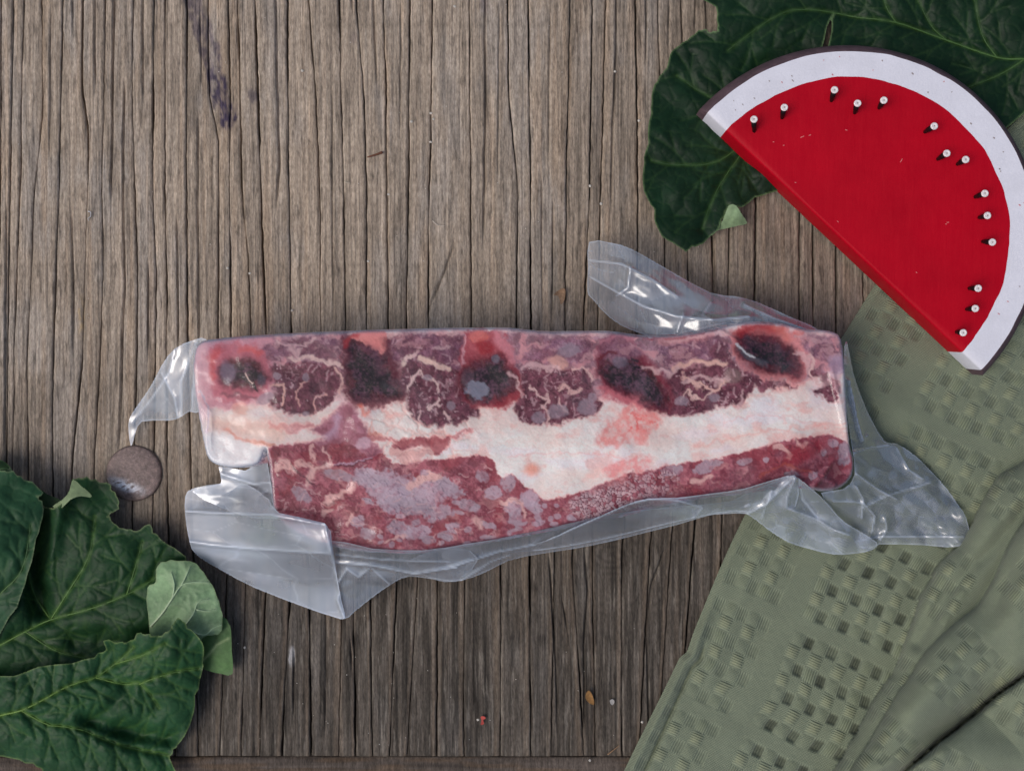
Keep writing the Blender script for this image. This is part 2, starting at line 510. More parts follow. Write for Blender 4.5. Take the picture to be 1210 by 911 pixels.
def wood_colour(X, Y, tone, u):
    base = lin(172, 156, 139); dark = lin(88, 79, 72); grey = lin(168, 159, 150); warm = lin(186, 160, 134)
    n1 = fbm(X / 6 + 3, Y / 190, 3, 4); n2 = fbm(X / 26, Y / 90, 5, 4); n3 = fbm(X / 1.8, Y / 70, 2, 3)
    c = base[None] * (0.82 + 0.22 * tone) * (0.70 + 0.60 * n1)[:, None]
    c = c + (grey - c) * (sm(0.50, 0.72, n2) * 0.5)[:, None]
    c = c + (warm - c) * (sm(0.56, 0.74, fbm(X / 9 + 9, Y / 260, 4, 3)) * 0.4)[:, None]
    c = c + (dark - c) * (sm(0.56, 0.68, n3) * 0.32)[:, None]
    c = c + (lin(74, 66, 60) - c) * (sm(0.66, 0.74, fbm(X / 2.6 + 50, Y / 22, 6, 3)) * 0.5)[:, None]
    c = c + (lin(190, 176, 160) - c) * (sm(0.66, 0.76, fbm(X / 2.0 + 70, Y / 40, 0, 3)) * 0.35)[:, None]
    c = c * (1 - .20 * sm(.50, .74, fbm(X / 9 + 30, Y / 90, 7, 4)))[:, None]       # blotches of old dirt
    # darker, greyer wood towards the table's edge and on the right-hand boards
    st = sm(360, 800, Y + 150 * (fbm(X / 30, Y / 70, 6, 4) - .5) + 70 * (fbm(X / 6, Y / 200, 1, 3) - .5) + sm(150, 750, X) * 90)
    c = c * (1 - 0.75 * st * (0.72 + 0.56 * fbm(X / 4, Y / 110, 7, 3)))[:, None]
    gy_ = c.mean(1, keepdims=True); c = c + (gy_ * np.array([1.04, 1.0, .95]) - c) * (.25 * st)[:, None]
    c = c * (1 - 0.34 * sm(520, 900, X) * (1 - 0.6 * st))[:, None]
    rim = sm(.74, .90, u + .12 * (fbm(Y / 40, X * 0 + tone * 9, 3, 3) - .5)) * (.25 + .55 * st)
    c = c + (lin(160, 141, 122) * (1 - .35 * st)[:, None] - c) * (rim * .65)[:, None]    # paler right-hand arrises
    ll = sm(.58, .76, fbm(X / 2.2 + 5, Y / 34, 1, 4)) * st * .5                    # pale worn fibres in the dark part
    c = c + (lin(136, 128, 118) - c) * ll[:, None]
    # purple berry-like stain
    d = seg_dist([(226, -20), (236, 20), (250, 75), (262, 115), (270, 140)], X, Y)
    m = sm(13, 8, d + 16 * (fbm(X / 8, Y / 22, 3, 4) - .5)) * (.35 + .65 * sm(0.34, 0.56, fbm(X / 4 + 7, Y / 8, 5, 4)))
    m = np.maximum(m, sm(9, 2, np.hypot((X - 299), (Y - 113) * .8) + 8 * (fbm(X / 4, Y / 6, 2, 3) - .5)) * .6)
    m = np.maximum(m, sm(8, 2, np.hypot((X - 572), (Y - 5) * .5)) * .6)
    m = np.maximum(m, sm(7, 2, np.hypot((X - 418), (Y - 45) * .6)) * .45)
    c = c + (lin(58, 50, 76) - c) * (m * (.6 + .3 * sm(40, 110, Y)))[:, None]
    # pale mineral smears
    m = sm(.5, .9, np.exp(-(((X - 345) / 6) ** 2 + ((Y - 775) / 18) ** 2)) * (0.5 + fbm(X / 2, Y / 6, 1, 3)))
    c = c + (lin(190, 190, 192) - c) * (m * .5)[:, None]
    m = np.exp(-(((X - 96) / 4) ** 2 + ((Y - 375) / 22) ** 2)) * sm(.35, .6, fbm(X / 3, Y / 6, 6, 3))
    c = c + (lin(196, 165, 118) - c) * (m * .7)[:, None]
    # knot
    kx, ky = 722, 655
    r = np.hypot((X - kx) / 1.6, Y - ky)
    c = c * (1 - 0.35 * sm(40, 10, r) * (0.5 + 0.5 * np.sin(r * 0.9)))[:, None]
    return np.clip(c, 0.004, 0.8)

CW = np.random.default_rng(77).uniform(.35, 1.0, len(lines))
def crack_w(i):
    return .10 + CW[i] * 1.15 * sm(.28, .66, fbm(ys / 70, np.full_like(ys, i * 2.3), 4, 3)) + .22 * (vnoise(ys / 6, np.full_like(ys, i * 1.7), 1))
for i in range(len(lines) - 1):
    xl, xr = lines[i], lines[i + 1]
    wl = crack_w(i)
    wr = crack_w(i + 1)
    a = xl + wl; b = xr - wr
    n = max(6, int((xr - xl).max() / 1.1))
    u = np.r_[0, 0, np.linspace(0, 1, n), 1, 1]
    wid = (b - a)[:, None]
    X = a[:, None] + wid * u[None]
    Y = np.repeat(ys[:, None], len(u), 1)
    rs = np.random.default_rng(100 + i)
    lev = rs.uniform(-0.00045, 0.0003); tilt = rs.uniform(-0.0006, 0.0006)
    de = np.minimum(u[None] * wid, (1 - u[None]) * wid)
    Z = lev + tilt * (u[None] - .5) - 0.0006 * np.exp(-de / .9) - 0.00012 * np.exp(-de / 3.5)
    Z = Z + 0.0006 * (fbm(X / 2.4, Y / 110, 1, 3) - .5) + 0.0005 * (fbm(X / 14, Y / 120, 2, 3) - .5)
    for pts, pw in PART:
        pa = np.array(pts, float)
        if pa[:, 1].max() < X.min() - 5 or pa[:, 1].min() > X.max() + 5: continue
        xx = np.interp(Y, pa[:, 0], pa[:, 1]) + 1.6 * (fbm(Y / 30, Y * 0 + pa[0, 1], 3, 3) - .5)
        fade = sm(pa[0, 0] - 3, pa[0, 0] + 30, Y) * (1 - sm(pa[-1, 0] - 45, pa[-1, 0] + 2, Y))
        Z = Z - 0.0022 * fade * min(1, pw + .2) * np.exp(-((X - xx) / (0.55 + .45 * pw)) ** 2)
    Z[:, 0] = -0.008; Z[:, -1] = -0.008
    Z[:, 1] -= 0.0003; Z[:, -2] -= 0.0003
    V = P(X.ravel(), Y.ravel(), 0 * X.ravel()); V[:, 2] = Z.ravel()
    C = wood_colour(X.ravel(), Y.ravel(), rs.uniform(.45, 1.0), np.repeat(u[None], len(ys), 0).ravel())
    F = grid_faces(len(ys), len(u))
    # closed end at the table's edge
    k0 = (len(ys) - 1) * len(u)
    e = V[k0:k0 + len(u)].copy(); e[:, 2] = -0.008; e[:, 1] -= 0.0004
    m0 = len(V); V = np.r_[V, e]; C = np.r_[C, C[k0:k0 + len(u)] * .8]
    F = np.r_[F, [(k0 + j, m0 + j, m0 + j + 1, k0 + j + 1) for j in range(len(u) - 1)]]
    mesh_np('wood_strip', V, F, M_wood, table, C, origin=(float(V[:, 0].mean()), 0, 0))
# heartwood under the cracks
V = np.array([P(x, y, 0.0) for y in (-60, 893) for x in (-60, 1270)]); V[:, 2] = -0.0065
Vb = V.copy(); Vb[:, 2] = -0.03
mesh_np('board_core', np.r_[V, Vb], [(0, 2, 3, 1), (4, 5, 7, 6), (0, 1, 5, 4), (1, 3, 7, 5), (3, 2, 6, 7), (2, 0, 4, 6)],
        M_wood, table, np.tile(lin(60, 50, 42), (8, 1)), smooth=False)
# cross board along the table's edge (grain runs sideways)
xs = np.arange(-60, 1272, 6.0); yy = np.r_[895.5, 895.5, 896.5, 898, np.arange(900, 960, 1.5)]
X, Y = np.meshgrid(xs, yy)
Y = Y + 1.5 * (fbm(X / 40, X * 0, 3, 3) - .5) * (Y < 900)
Z = -0.0015 - 0.0012 * np.exp(-(Y - 895) / 2) + 0.0009 * (fbm(X / 120, Y / 3, 2, 3) - .5)
Z[0] = -0.02
V = P(X.ravel(), Y.ravel(), 0 * X.ravel()); V[:, 2] = Z.ravel()
n = fbm(X.ravel() / 150, Y.ravel() / 4, 5, 4)
C = lin(92, 83, 76)[None] * (0.45 + 0.95 * n)[:, None]
C = C + (lin(105, 85, 66) - C) * (sm(.5, .7, fbm(X.ravel() / 60, Y.ravel() / 6, 1, 3)) * .5)[:, None]
mesh_np('edge_board', V, grid_faces(len(yy), len(xs)), M_wood, table, C)

# ================================================================== beef slab
ZM = 0.042
MEAT = smooth_poly([(236, 404), (255, 400), (300, 396), (400, 391), (500, 388), (560, 387), (600, 387), (640, 391), (680, 391), (720, 391),
        (760, 396), (800, 395), (835, 390), (868, 382), (900, 380), (925, 382), (950, 388), (982, 391), (995, 402), (999, 440), (1002, 490),
        (1007, 525), (1014, 548), (1011, 568), (996, 580), (975, 582), (940, 578), (880, 585), (800, 596), (740, 612), (690, 622),
        (630, 634), (570, 645), (500, 656), (440, 655), (390, 648), (350, 632), (324, 610), (319, 570), (314, 531), (306, 548),
        (285, 553), (262, 552), (246, 543), (239, 520), (233, 485), (228, 450), (229, 418)], 3)
step = 1.0
gx = np.arange(220, 1024, step); gy = np.arange(372, 668, step)
GX, GY = np.meshgrid(gx, gy)
shp = GX.shape
X = GX.ravel(); Y = GY.ravel()
N1 = fbm(X / 9, Y / 9, 1, 4) - .5; N2 = fbm(X / 9 + 40, Y / 9 + 11, 3, 4) - .5
n1 = fbm(X / 3.2, Y / 3.2, 2, 3) - .5; n2 = fbm(X / 3.2 + 21, Y / 3.2 + 5, 4, 3) - .5
msd = sdf(MEAT, X, Y)

def zprof(sd, X, Y):
    zt = ZM - 0.004 * sm(520, 650, Y) - 0.006 * sm(940, 1015, X) * sm(480, 570, Y) - 0.0004 * sm(300, 230, X)
    zt = zt + 0.0012 * (fbm(X / 60, Y / 50, 5, 3) - .5)
    t = np.clip(sd / 5, 0, 1)
    z = zt - 0.0022 * (1 - np.sqrt(1 - (1 - t) ** 2))
    z = np.where(sd < 0, (zt - 0.0022) * np.clip(1 + sd / 5, 0, 1) ** .7, z)
    return np.maximum(z, 0.0005)

def mask(poly, soft=2.6, warp=5, fine=2.5, smooth=3):
    q = smooth_poly(poly, smooth) if smooth else poly
    return sm(-soft, soft, sdf(q, X + warp * N1 * 2 + fine * n1 * 2, Y + warp * N2 * 2 + fine * n2 * 2))

def blob(cx, cy, rx, ry, rot=0, soft=.25, warp=.5):
    c, s = math.cos(math.radians(rot)), math.sin(math.radians(rot))
    dx = X - cx; dy = Y - cy
    a = (dx * c + dy * s) / rx; b = (-dx * s + dy * c) / ry
    r = np.hypot(a, b) + warp * (N1 + n1 * .7)
    return sm(1 + soft, 1 - soft, r)

def line(pts, w, soft=1.0, warp=3):
    soft = soft + .5; warp = warp + 2
    d = seg_dist(smooth_poly(pts, 3, False), X + warp * N1 * 2 + 2 * n1, Y + warp * N2 * 2 + 2 * n2)
    return sm(w + soft, max(w - soft, 0), d)

COLR = np.zeros((len(X), 3)); REL = np.zeros(len(X))
def put(c, m, k=1.0):
    global COLR
    c = np.asarray(c)
    COLR = COLR + ((c if c.ndim == 2 else c[None]) - COLR) * np.clip(m * k, 0, 1)[:, None]

# --- fat
f_n = fbm(X / 26, Y / 14, 6, 4); f_f = fbm(X / 3, Y / 2, 1, 3)
fat = lin(250, 228, 226)[None] * (0.88 + 0.16 * f_n + .08 * f_f)[:, None]
fat = fat + (lin(246, 212, 206) - fat) * (sm(.45, .68, fbm(X / 34 + 3, Y / 22, 4, 4)) * .6)[:, None]
fat = fat + (lin(238, 226, 234) - fat) * (sm(.52, .72, fbm(X / 40 + 30, Y / 18, 5, 4)) * .5)[:, None]
str_ = fbm((X + 20 * N1) / 60, (Y + 20 * N2 + X * .12) / 3.2, 2, 3)
fat = fat * (.93 + .14 * str_)[:, None]
fat = fat + (lin(240, 186, 180) - fat) * (sm(.56, .74, fbm(X / 18 + 13, Y / 12, 1, 4)) * .55 + sm(.60, .70, str_) * .25)[:, None]
fat = fat + (lin(244, 216, 210) - fat) * (sm(560, 400, X) * .4)[:, None]
COLR = fat.copy()
f1l, f2l, _ = worley((X + 16 * N1) / 24, (Y + 16 * N2) / 17, 2)
lump = sm(600, 520, X) * sm(420, 440, X) * sm(470, 485, Y)
REL_L = .0005 * sm(0, .35, f2l - f1l) * lump
COLR = COLR + (lin(214, 160, 150) - COLR) * (sm(.22, 0, f2l - f1l) * lump * .35)[:, None]
pinkc = lin(212, 140, 136); rosec = lin(188, 132, 142); redc = lin(150, 40, 48)

def muscle(c0, c1, seed, vein=.5, scale=1.0):
    f1, f2, idv = worley((X + 6 * N1) / (4.2 * scale), (Y + 6 * N2) / (5.5 * scale), seed)
    t = np.clip(.5 + .9 * (fbm(X / 7, Y / 7, seed, 4) - .5) + .55 * (idv - .5) - .4 * sm(.14, 0, f2 - f1), 0, 1)
    c = np.array(c0)[None] * (1 - t)[:, None] + np.array(c1)[None] * t[:, None]
    rid = 1 - np.abs(2 * fbm((X + 18 * N1) / 17, (Y + 18 * N2) / 14, seed + 1, 3) - 1)
    v = .5 * sm(.93, .995, rid) * sm(.42, .65, fbm(X / 22, Y / 22, seed + 3, 2))
    v = np.maximum(v, .8 * sm(.70, .78, fbm((X) / 4.2, Y / 4.2, seed + 2, 2)) * sm(.45, .6, fbm(X / 16, Y / 16, seed + 5, 2)))
    return c + (lin(204, 178, 184)[None] - c) * (v * vein)[:, None]

dm0, dm1 = lin(82, 34, 48), lin(146, 90, 106)
DARK = muscle(dm0, dm1, 1, .85)
PUR0 = muscle(lin(120, 74, 100), lin(174, 136, 156), 3, .45)
_t = sm(.38, .62, fbm((X + 12 * N1) / 15, (Y + 12 * N2) / 8, 6, 4))[:, None]
PURP = PUR0 * (1 - .55 * _t) + DARK * .55 * _t
_t = sm(.60, .70, fbm((X + 16 * N1) / 13 + 4, (Y + 16 * N2) / 6, 2, 3))[:, None]
PURP = PURP * (1 - .5 * _t) + lin(206, 170, 174)[None] * .5 * _t
rf0 = np.random.default_rng(21)
upper = np.zeros(len(X)); lower = np.zeros(len(X))
def lean(poly, tex, k=1.0, **kw):
    global upper
    m = mask(poly, **kw); put(tex, m, k); upper = np.maximum(upper, m * k)

# pink flush round the bone row
_g = sm(.48, .66, fbm((X + 14 * N1) / 12, (Y + 14 * N2) / 9, 5, 4))[:, None]
put(lin(190, 140, 148)[None] * _g + PURP * .85 * (1 - _g), mask([(240, 400), (420, 392), (700, 392), (990, 394), (996, 440), (900, 455), (760, 470), (600, 470), (420, 470), (330, 470), (250, 478), (234, 440)], 8, 8), .9)
put(lin(204, 158, 170), mask([(236, 405), (300, 398), (330, 410), (318, 470), (250, 482), (238, 470)], 6, 6), .8)
# muscle 1
lean([(306, 414), (335, 402), (365, 397), (396, 401), (405, 418), (401, 429), (370, 424), (340, 422), (325, 430), (310, 428)], PURP * .82, .9)
lean([(318, 436), (345, 428), (388, 431), (404, 440), (400, 460), (387, 480), (364, 489), (337, 488), (318, 478), (326, 463), (322, 450)], DARK)
put(lin(222, 200, 196), line([(345, 424), (365, 422), (388, 428), (406, 431)], 2.4)); put(lin(216, 180, 170), line([(322, 456), (333, 454), (336, 468), (332, 478)], 1.6))
put(lin(216, 186, 180), line([(396, 436), (404, 448), (402, 466)], 1.3)); put(lin(210, 170, 165), line([(352, 478), (352, 462), (362, 452)], 1.0, 1, 5)); put(lin(210, 170, 165), line([(372, 484), (374, 470), (386, 464)], 1.0, 1, 5))
# muscle 2
lean([(456, 400), (490, 396), (545, 400), (546, 430), (535, 440), (510, 440), (480, 428), (462, 426)], PURP * .8 * np.array([1, .88, .92]), .95)
lean([(474, 434), (492, 428), (520, 436), (545, 436), (552, 462), (566, 488), (552, 494), (534, 502), (510, 503), (494, 496), (483, 484), (481, 462), (474, 450)], DARK)
put(lin(222, 204, 196), line([(474, 432), (480, 424), (490, 418)], 2.6)); put(lin(222, 200, 190), line([(496, 424), (512, 428), (530, 437)], 3.2))
put(lin(222, 200, 198), line([(493, 440), (486, 452), (480, 466), (481, 484)], 1.9)); put(lin(220, 198, 196), line([(493, 442), (506, 447), (518, 455), (520, 464)], 1.6, 1, 6))
put(lin(222, 200, 198), line([(518, 472), (514, 482), (508, 480)], 2.0, 1, 5)); put(lin(220, 196, 194), line([(524, 486), (530, 498)], 1.1, 1, 4)); put(lin(220, 196, 194), line([(497, 496), (498, 486)], 1.1, 1, 4))
# muscle 3
lean([(616, 424), (633, 409), (654, 402), (692, 403), (698, 415), (678, 431), (660, 424), (650, 422), (632, 426)], PURP, .9)
lean([(620, 438), (654, 434), (678, 437), (698, 436), (703, 466), (710, 480), (698, 491), (673, 497), (652, 502), (628, 503), (611, 492), (609, 477), (618, 460)], DARK)
put(lin(216, 176, 166), blob(660, 428, 12, 8, 20), .85)
put(lin(216, 190, 188), line([(628, 458), (642, 468), (648, 474), (640, 480)], 1.4, 1, 6)); put(lin(216, 184, 180), line([(660, 462), (668, 457), (676, 464), (686, 462)], 2.0, 1, 6))
put(lin(214, 184, 182), line([(676, 438), (690, 433), (698, 440), (700, 450)], 1.2, 1, 4)); put(lin(214, 184, 182), line([(644, 502), (646, 490), (640, 478)], 1.3, 1, 4)); put(lin(214, 184, 182), line([(662, 474), (670, 488)], 1.2, 1, 4))
# muscle 4
lean([(776, 412), (800, 404), (830, 400), (856, 404), (862, 420), (840, 424), (815, 428), (790, 430)], PURP * .9, .85, warp=8)
lean([(788, 442), (812, 436), (840, 432), (864, 428), (892, 446), (890, 460), (884, 470), (868, 480), (848, 480), (834, 486), (818, 493), (798, 492), (786, 484)], DARK)
lean([(840, 408), (858, 408), (866, 424), (850, 428), (838, 420)], DARK, .8)
put(lin(220, 188, 178), line([(796, 436), (812, 430), (830, 428), (856, 430)], 2.8)); put(lin(218, 186, 178), line([(806, 444), (820, 456), (842, 460), (858, 450)], 2.2, 1, 7))
put(lin(216, 190, 184), line([(802, 474), (814, 466), (830, 470), (840, 462)], 1.4, 1, 7)); put(lin(150, 138, 132), blob(866, 444, 10, 9), .5)
# right end
lean([(960, 412), (966, 406), (981, 403), (989, 410), (980, 419), (969, 423), (961, 419)], PURP * .85, .9); lean([(956, 434), (964, 436), (968, 446), (960, 448), (955, 444)], DARK, .9)
lean([(958, 460), (974, 454), (990, 461), (987, 474), (972, 470)], DARK, 1); lean([(970, 440), (990, 448), (996, 462), (982, 458), (972, 450)], DARK * 1.2, .75); lean([(944, 406), (958, 402), (954, 412), (946, 416)], PURP * .9, .8)
lean([(889, 446), (914, 450), (943, 456), (924, 460), (900, 461)], DARK * 1.1, .95)
put(lin(176, 158, 178), blob(990, 431, 12, 11), .8); put(lin(206, 190, 200), line([(980, 440), (988, 444), (1000, 436)], 1.0, 1, 3), .7)
put(lin(214, 190, 188), line([(954, 420), (962, 428), (958, 440), (966, 452)], 2.0, 1, 5))

for i in range(150):
    cx = rf0.uniform(318, 890); cy = rf0.uniform(405, 495); L = rf0.uniform(3, 9); a = rf0.uniform(-2, 2)
    d_ = (np.abs(X - cx) < 16) & (np.abs(Y - cy) < 16)
    if not d_.any(): continue
    mm_ = np.zeros(len(X)); xs_, ys_ = X[d_] + 5 * N1[d_], Y[d_] + 5 * N2[d_]
    mm_[d_] = .75 * sm(1.9, .1, seg_dist([(cx, cy), (cx + L * math.cos(a), cy + L * math.sin(a))], xs_, ys_))
    put(lin(206, 180, 186), mm_ * upper, .7)
# --- five bone ends: rim, red ring, spongy core
SPK = fbm(X / 2.3, Y / 2.3, 3, 2); SP2 = fbm(X / 9, Y / 9, 5, 3)
def spongy(c0, c1):
    t = np.clip(.42 + 1.8 * (SPK - .5) + 1.9 * (SP2 - .5), 0, 1) ** 1.3
    return np.array(c0)[None] * (1 - t)[:, None] + np.array(c1)[None] * t[:, None]
core = spongy(lin(30, 7, 17), lin(104, 70, 88))
core_r = spongy(lin(24, 6, 14), lin(84, 50, 66))
BONE = []
def bone(rim, dark, rimc, ringc, ring_k=.9, tex=core, dsoft=5.5):
    mr = mask(rim, 3.5, 7, 4); md = mask(dark, dsoft, 6, 2.2)
    put(rimc, mr, .85)
    dsd = sdf(smooth_poly(dark, 3), X + 8 * N1 + 4 * n1, Y + 8 * N2 + 4 * n2)
    put(ringc, sm(-12, 1, dsd) * sm(.1, .4, fbm(X / 11, Y / 11, 2, 3) + .1), ring_k)
    put(tex, md)
    put(lin(104, 18, 36), sm(-3, 4, dsd) * sm(11, 3, dsd) * sm(.3, .6, fbm(X / 9 + 4, Y / 9, 6, 3)), .65)
    global REL
    REL = REL - 0.0006 * md
    BONE.append(np.maximum(mr, md))
bone([(249, 412), (275, 404), (305, 410), (318, 424), (320, 450), (312, 468), (285, 476), (255, 472), (247, 440)],
     [(262, 434), (272, 426), (296, 425), (310, 434), (316, 448), (306, 457), (282, 458), (264, 452)], lin(190, 118, 130), lin(150, 70, 88), .7)
put(lin(194, 92, 96), line([(252, 446), (251, 425), (260, 413)], 4, 3), .8); put(lin(200, 104, 104), line([(286, 414), (300, 412), (308, 418)], 4, 3), .8)
put(lin(110, 60, 74), line([(262, 466), (285, 469), (302, 472)], 2.5, 2, 5), .6)
put(lin(128, 116, 134), blob(268, 440, 9, 13, -10), .85); put(lin(92, 88, 104), blob(309, 449, 6, 7), .7)
put(lin(36, 22, 28), line([(292, 446), (299, 455), (304, 461)], 1.4, .8, 1)); put(lin(225, 205, 195), line([(290, 443), (297, 452)], .7, .6, 1))
bone([(407, 400), (424, 393), (454, 391), (462, 425), (476, 456), (478, 474), (440, 482), (412, 474), (407, 440)],
     [(413, 405), (424, 402), (438, 414), (452, 418), (460, 440), (472, 458), (473, 467), (458, 471), (436, 471), (415, 465), (412, 434)], lin(128, 58, 74), lin(92, 30, 46), .95)
put(lin(214, 146, 144), mask([(413, 399), (424, 392), (455, 390), (454, 415), (447, 417), (438, 410), (424, 402)], 1.5, 2)); put(lin(176, 60, 66), line([(409, 408), (413, 399), (420, 395)], 2.5, 2, 2), .8)
put(lin(104, 36, 52), line([(456, 402), (460, 420), (468, 440)], 5, 4), .6); put(lin(116, 74, 96), line([(430, 410), (444, 420), (450, 440)], 5, 4), .45)
bone([(548, 396), (570, 389), (590, 392), (600, 410), (612, 436), (618, 462), (600, 480), (560, 480), (545, 466), (547, 430)],
     [(551, 436), (572, 426), (588, 422), (598, 430), (607, 442), (610, 457), (597, 466), (576, 474), (556, 471), (546, 460)], lin(172, 78, 88), lin(122, 24, 42), 1.0)
put(lin(208, 124, 116), blob(566, 398, 12, 7), .85); put(lin(158, 30, 40), blob(572, 410, 11, 9, 20), .8); put(lin(206, 150, 160), line([(586, 396), (596, 410), (606, 426)], 5, 3), .7)
put(lin(212, 170, 180), line([(549, 398), (548, 428)], 1, .8, 2), .8); put(lin(116, 90, 104), blob(552, 446, 8, 11), .5)
put(lin(138, 142, 158), blob(563, 460, 14, 11, 15, .15, .6), .95); put(lin(124, 122, 138), blob(586, 424, 5, 5), .7); put(lin(150, 34, 48), line([(572, 477), (592, 474), (612, 468)], 4, 4, 7), .7)
bone([(706, 402), (730, 397), (754, 408), (764, 424), (790, 452), (795, 478), (782, 486), (752, 480), (714, 464), (705, 430)],
     [(711, 424), (730, 426), (746, 423), (774, 443), (789, 464), (790, 478), (778, 483), (758, 472), (734, 459), (714, 450)], lin(160, 96, 112), lin(124, 24, 44), 1.0)
put(PURP * .85, mask([(709, 402), (731, 398), (752, 410), (760, 422), (744, 424), (728, 428), (712, 420)], 3, 3), .75); put(lin(112, 22, 40), line([(708, 422), (718, 418), (728, 419)], 2.5, 1.5), .9); put(lin(128, 40, 58), line([(756, 424), (774, 436), (786, 452)], 3, 3), .7)
put(lin(120, 118, 134), blob(732, 428, 9, 7), .6); put(lin(176, 120, 134), line([(708, 404), (730, 398), (746, 402)], 1.5, 1.5), .7); put(lin(200, 120, 128), line([(716, 464), (736, 470), (756, 478)], 5, 4, 6), .7); put(lin(44, 32, 44), line([(745, 424), (753, 427)], 1.2, .8, 1))
bone([(866, 392), (882, 383), (910, 383), (932, 388), (948, 404), (953, 430), (950, 446), (930, 450), (900, 446), (876, 432), (865, 410)],
     [(876, 396), (892, 396), (908, 398), (931, 412), (943, 428), (944, 441), (932, 440), (914, 437), (889, 431), (874, 412)], lin(214, 150, 150), lin(120, 28, 44), .95, core_r)
put(lin(168, 44, 48), line([(876, 394), (888, 387), (904, 386), (920, 392)], 4, 4), .8); put(lin(208, 124, 112), line([(918, 388), (930, 398)], 4, 4), .7); put(lin(92, 96, 108), line([(876, 412), (888, 424), (904, 430)], 3.5, 2), .55)
put(lin(206, 216, 222), line([(870, 406), (880, 414), (893, 423)], 1.1, .8, 1), .85)
BONEM = np.array(BONE)
for (cx, cy, rx, ry, ro) in [(327, 444, 5, 4, 30), (361, 446, 4, 5, 0), (313, 471, 11, 6, -25), (361, 489, 4, 3, 0), (533, 480, 5, 5, 0), (660, 486, 12, 9, 0), (693, 481, 11, 10, 0), (636, 494, 8, 7, 0), (672, 414, 14, 8, -10), (806, 474, 8, 6, 0), (700, 470, 5, 6, 0), (505, 446, 6, 4, 0), (845, 470, 7, 5, 0)]:
    put(lin(154, 144, 156), blob(cx, cy, rx, ry, ro, .2, .6), .7)
for pts, w in [([(330, 404), (352, 408), (372, 402)], 2), ([(346, 412), (350, 418), (358, 414)], 2.5), ([(480, 424), (490, 418), (492, 412)], 2.4), ([(515, 414), (530, 412)], 2), ([(620, 436), (640, 432), (660, 436)], 3), ([(790, 400), (820, 398), (850, 396)], 3), ([(760, 434), (790, 440), (800, 436)], 2.5), ([(806, 452), (826, 446), (846, 452), (860, 446)], 2.2), ([(940, 418), (952, 424), (956, 440)], 3), ([(880, 462), (874, 472), (870, 482)], 2), ([(600, 440), (612, 452), (618, 470)], 2)]:
    put(lin(218, 192, 194), line(pts, w, 1.5, 5), .7)
# red juice along the top edge
put(lin(150, 44, 52), line([(734, 391), (760, 399), (800, 398), (846, 391)], 1.6, 1.4, 3), .8); put(lin(176, 16, 26), blob(773, 396, 4, 3), .9); put(lin(206, 150, 152), line([(780, 403), (812, 402), (840, 398)], 3, 3), .5)
put(lin(186, 70, 70), line([(884, 384), (870, 392)], 2, 2), .4); put(lin(210, 100, 90), blob(944, 392, 7, 5), .5)

# --- lower left: purple membrane and lobes
MEM = muscle(lin(140, 78, 96), lin(172, 120, 138), 4, .1, 1.8)
put(MEM, mask([(366, 510), (390, 492), (406, 476), (418, 478), (428, 500), (440, 520), (450, 538), (420, 548), (380, 542), (340, 536), (322, 530), (350, 524), (376, 522), (386, 516)], 4, 5), .95)
put(lin(196, 180, 200), line([(386, 514), (396, 508), (398, 494)], 4, 4), .6)
put(lin(168, 104, 112), line([(320, 504), (345, 508), (368, 502)], 3, 3, 6), .65); put(lin(196, 140, 120), line([(266, 508), (284, 518), (306, 523), (322, 526)], 1.8, 1.5, 2), .85)
put(lin(232, 176, 160), blob(283, 483, 10, 8), .6); put(lin(234, 196, 182), line([(254, 498), (280, 504), (330, 512)], 9, 8), .5)
put(lin(240, 230, 232), mask([(244, 512), (268, 514), (300, 526), (316, 532), (308, 552), (262, 554), (244, 544)], 4, 3), .8)
put(lin(212, 180, 186), mask([(232, 410), (244, 404), (250, 470), (240, 500), (232, 470)], 5, 3), .6); put(lin(206, 206, 216), line([(236, 462), (246, 484), (244, 510)], .9, .8, 1), .8)
# bits between
put(lin(168, 96, 100), line([(432, 514), (456, 518), (480, 522), (506, 522), (540, 514), (558, 506)], 2.2, 2, 6), .75); put(lin(160, 84, 92), mask([(462, 528), (480, 519), (530, 516), (526, 530), (514, 538), (506, 530), (486, 528), (470, 532)], 2, 4), .85)
put(lin(150, 84, 96), line([(466, 530), (488, 527)], 2.4, 1.5), .8); put(lin(220, 130, 110), line([(426, 478), (432, 488), (438, 486)], 2, 2), .7)
put(lin(212, 196, 208), blob(430, 524, 9, 7), .6); put(lin(196, 150, 130), line([(440, 498), (434, 512), (448, 512)], 1, 1, 3), .5)

# --- lower lean sheet
LOW = [(317, 530), (340, 524), (380, 526), (410, 522), (434, 540), (453, 537), (466, 548), (490, 546), (508, 543), (549, 540), (567, 537), (584, 545),
       (588, 560), (596, 564), (604, 560), (619, 574), (630, 580), (642, 592), (674, 585), (698, 579), (736, 562), (773, 555), (800, 549),
       (822, 546), (860, 540), (884, 533), (912, 524), (949, 517), (977, 514), (997, 518), (1014, 535), (1024, 560), (1000, 600),
       (900, 610), (780, 630), (600, 670), (420, 675), (330, 640), (312, 580)]
lm = sm(-1.6, 1.6, sdf(LOW, X + 5 * N1 + 4 * n1, Y + 5 * N2 + 4 * n2))
lower = lm.copy()
c0, c1 = lin(130, 60, 74), lin(172, 108, 120)
fl = fbm((X + 25 * N1) / 16, (Y + 25 * N2) / 6, 4, 4)
LT = np.clip(.5 + 1.8 * (fl - .5) + .45 * n1, 0, 1)
LTX = c0[None] * (1 - LT)[:, None] + c1[None] * LT[:, None]
put(LTX, lm)
lk = lm * (1 - sm(380, 318, X) * .0)
put(lin(190, 134, 142), lm * sm(.62, .74, fbm(X / 2.4, Y / 2.4, 6, 2)) , .4)
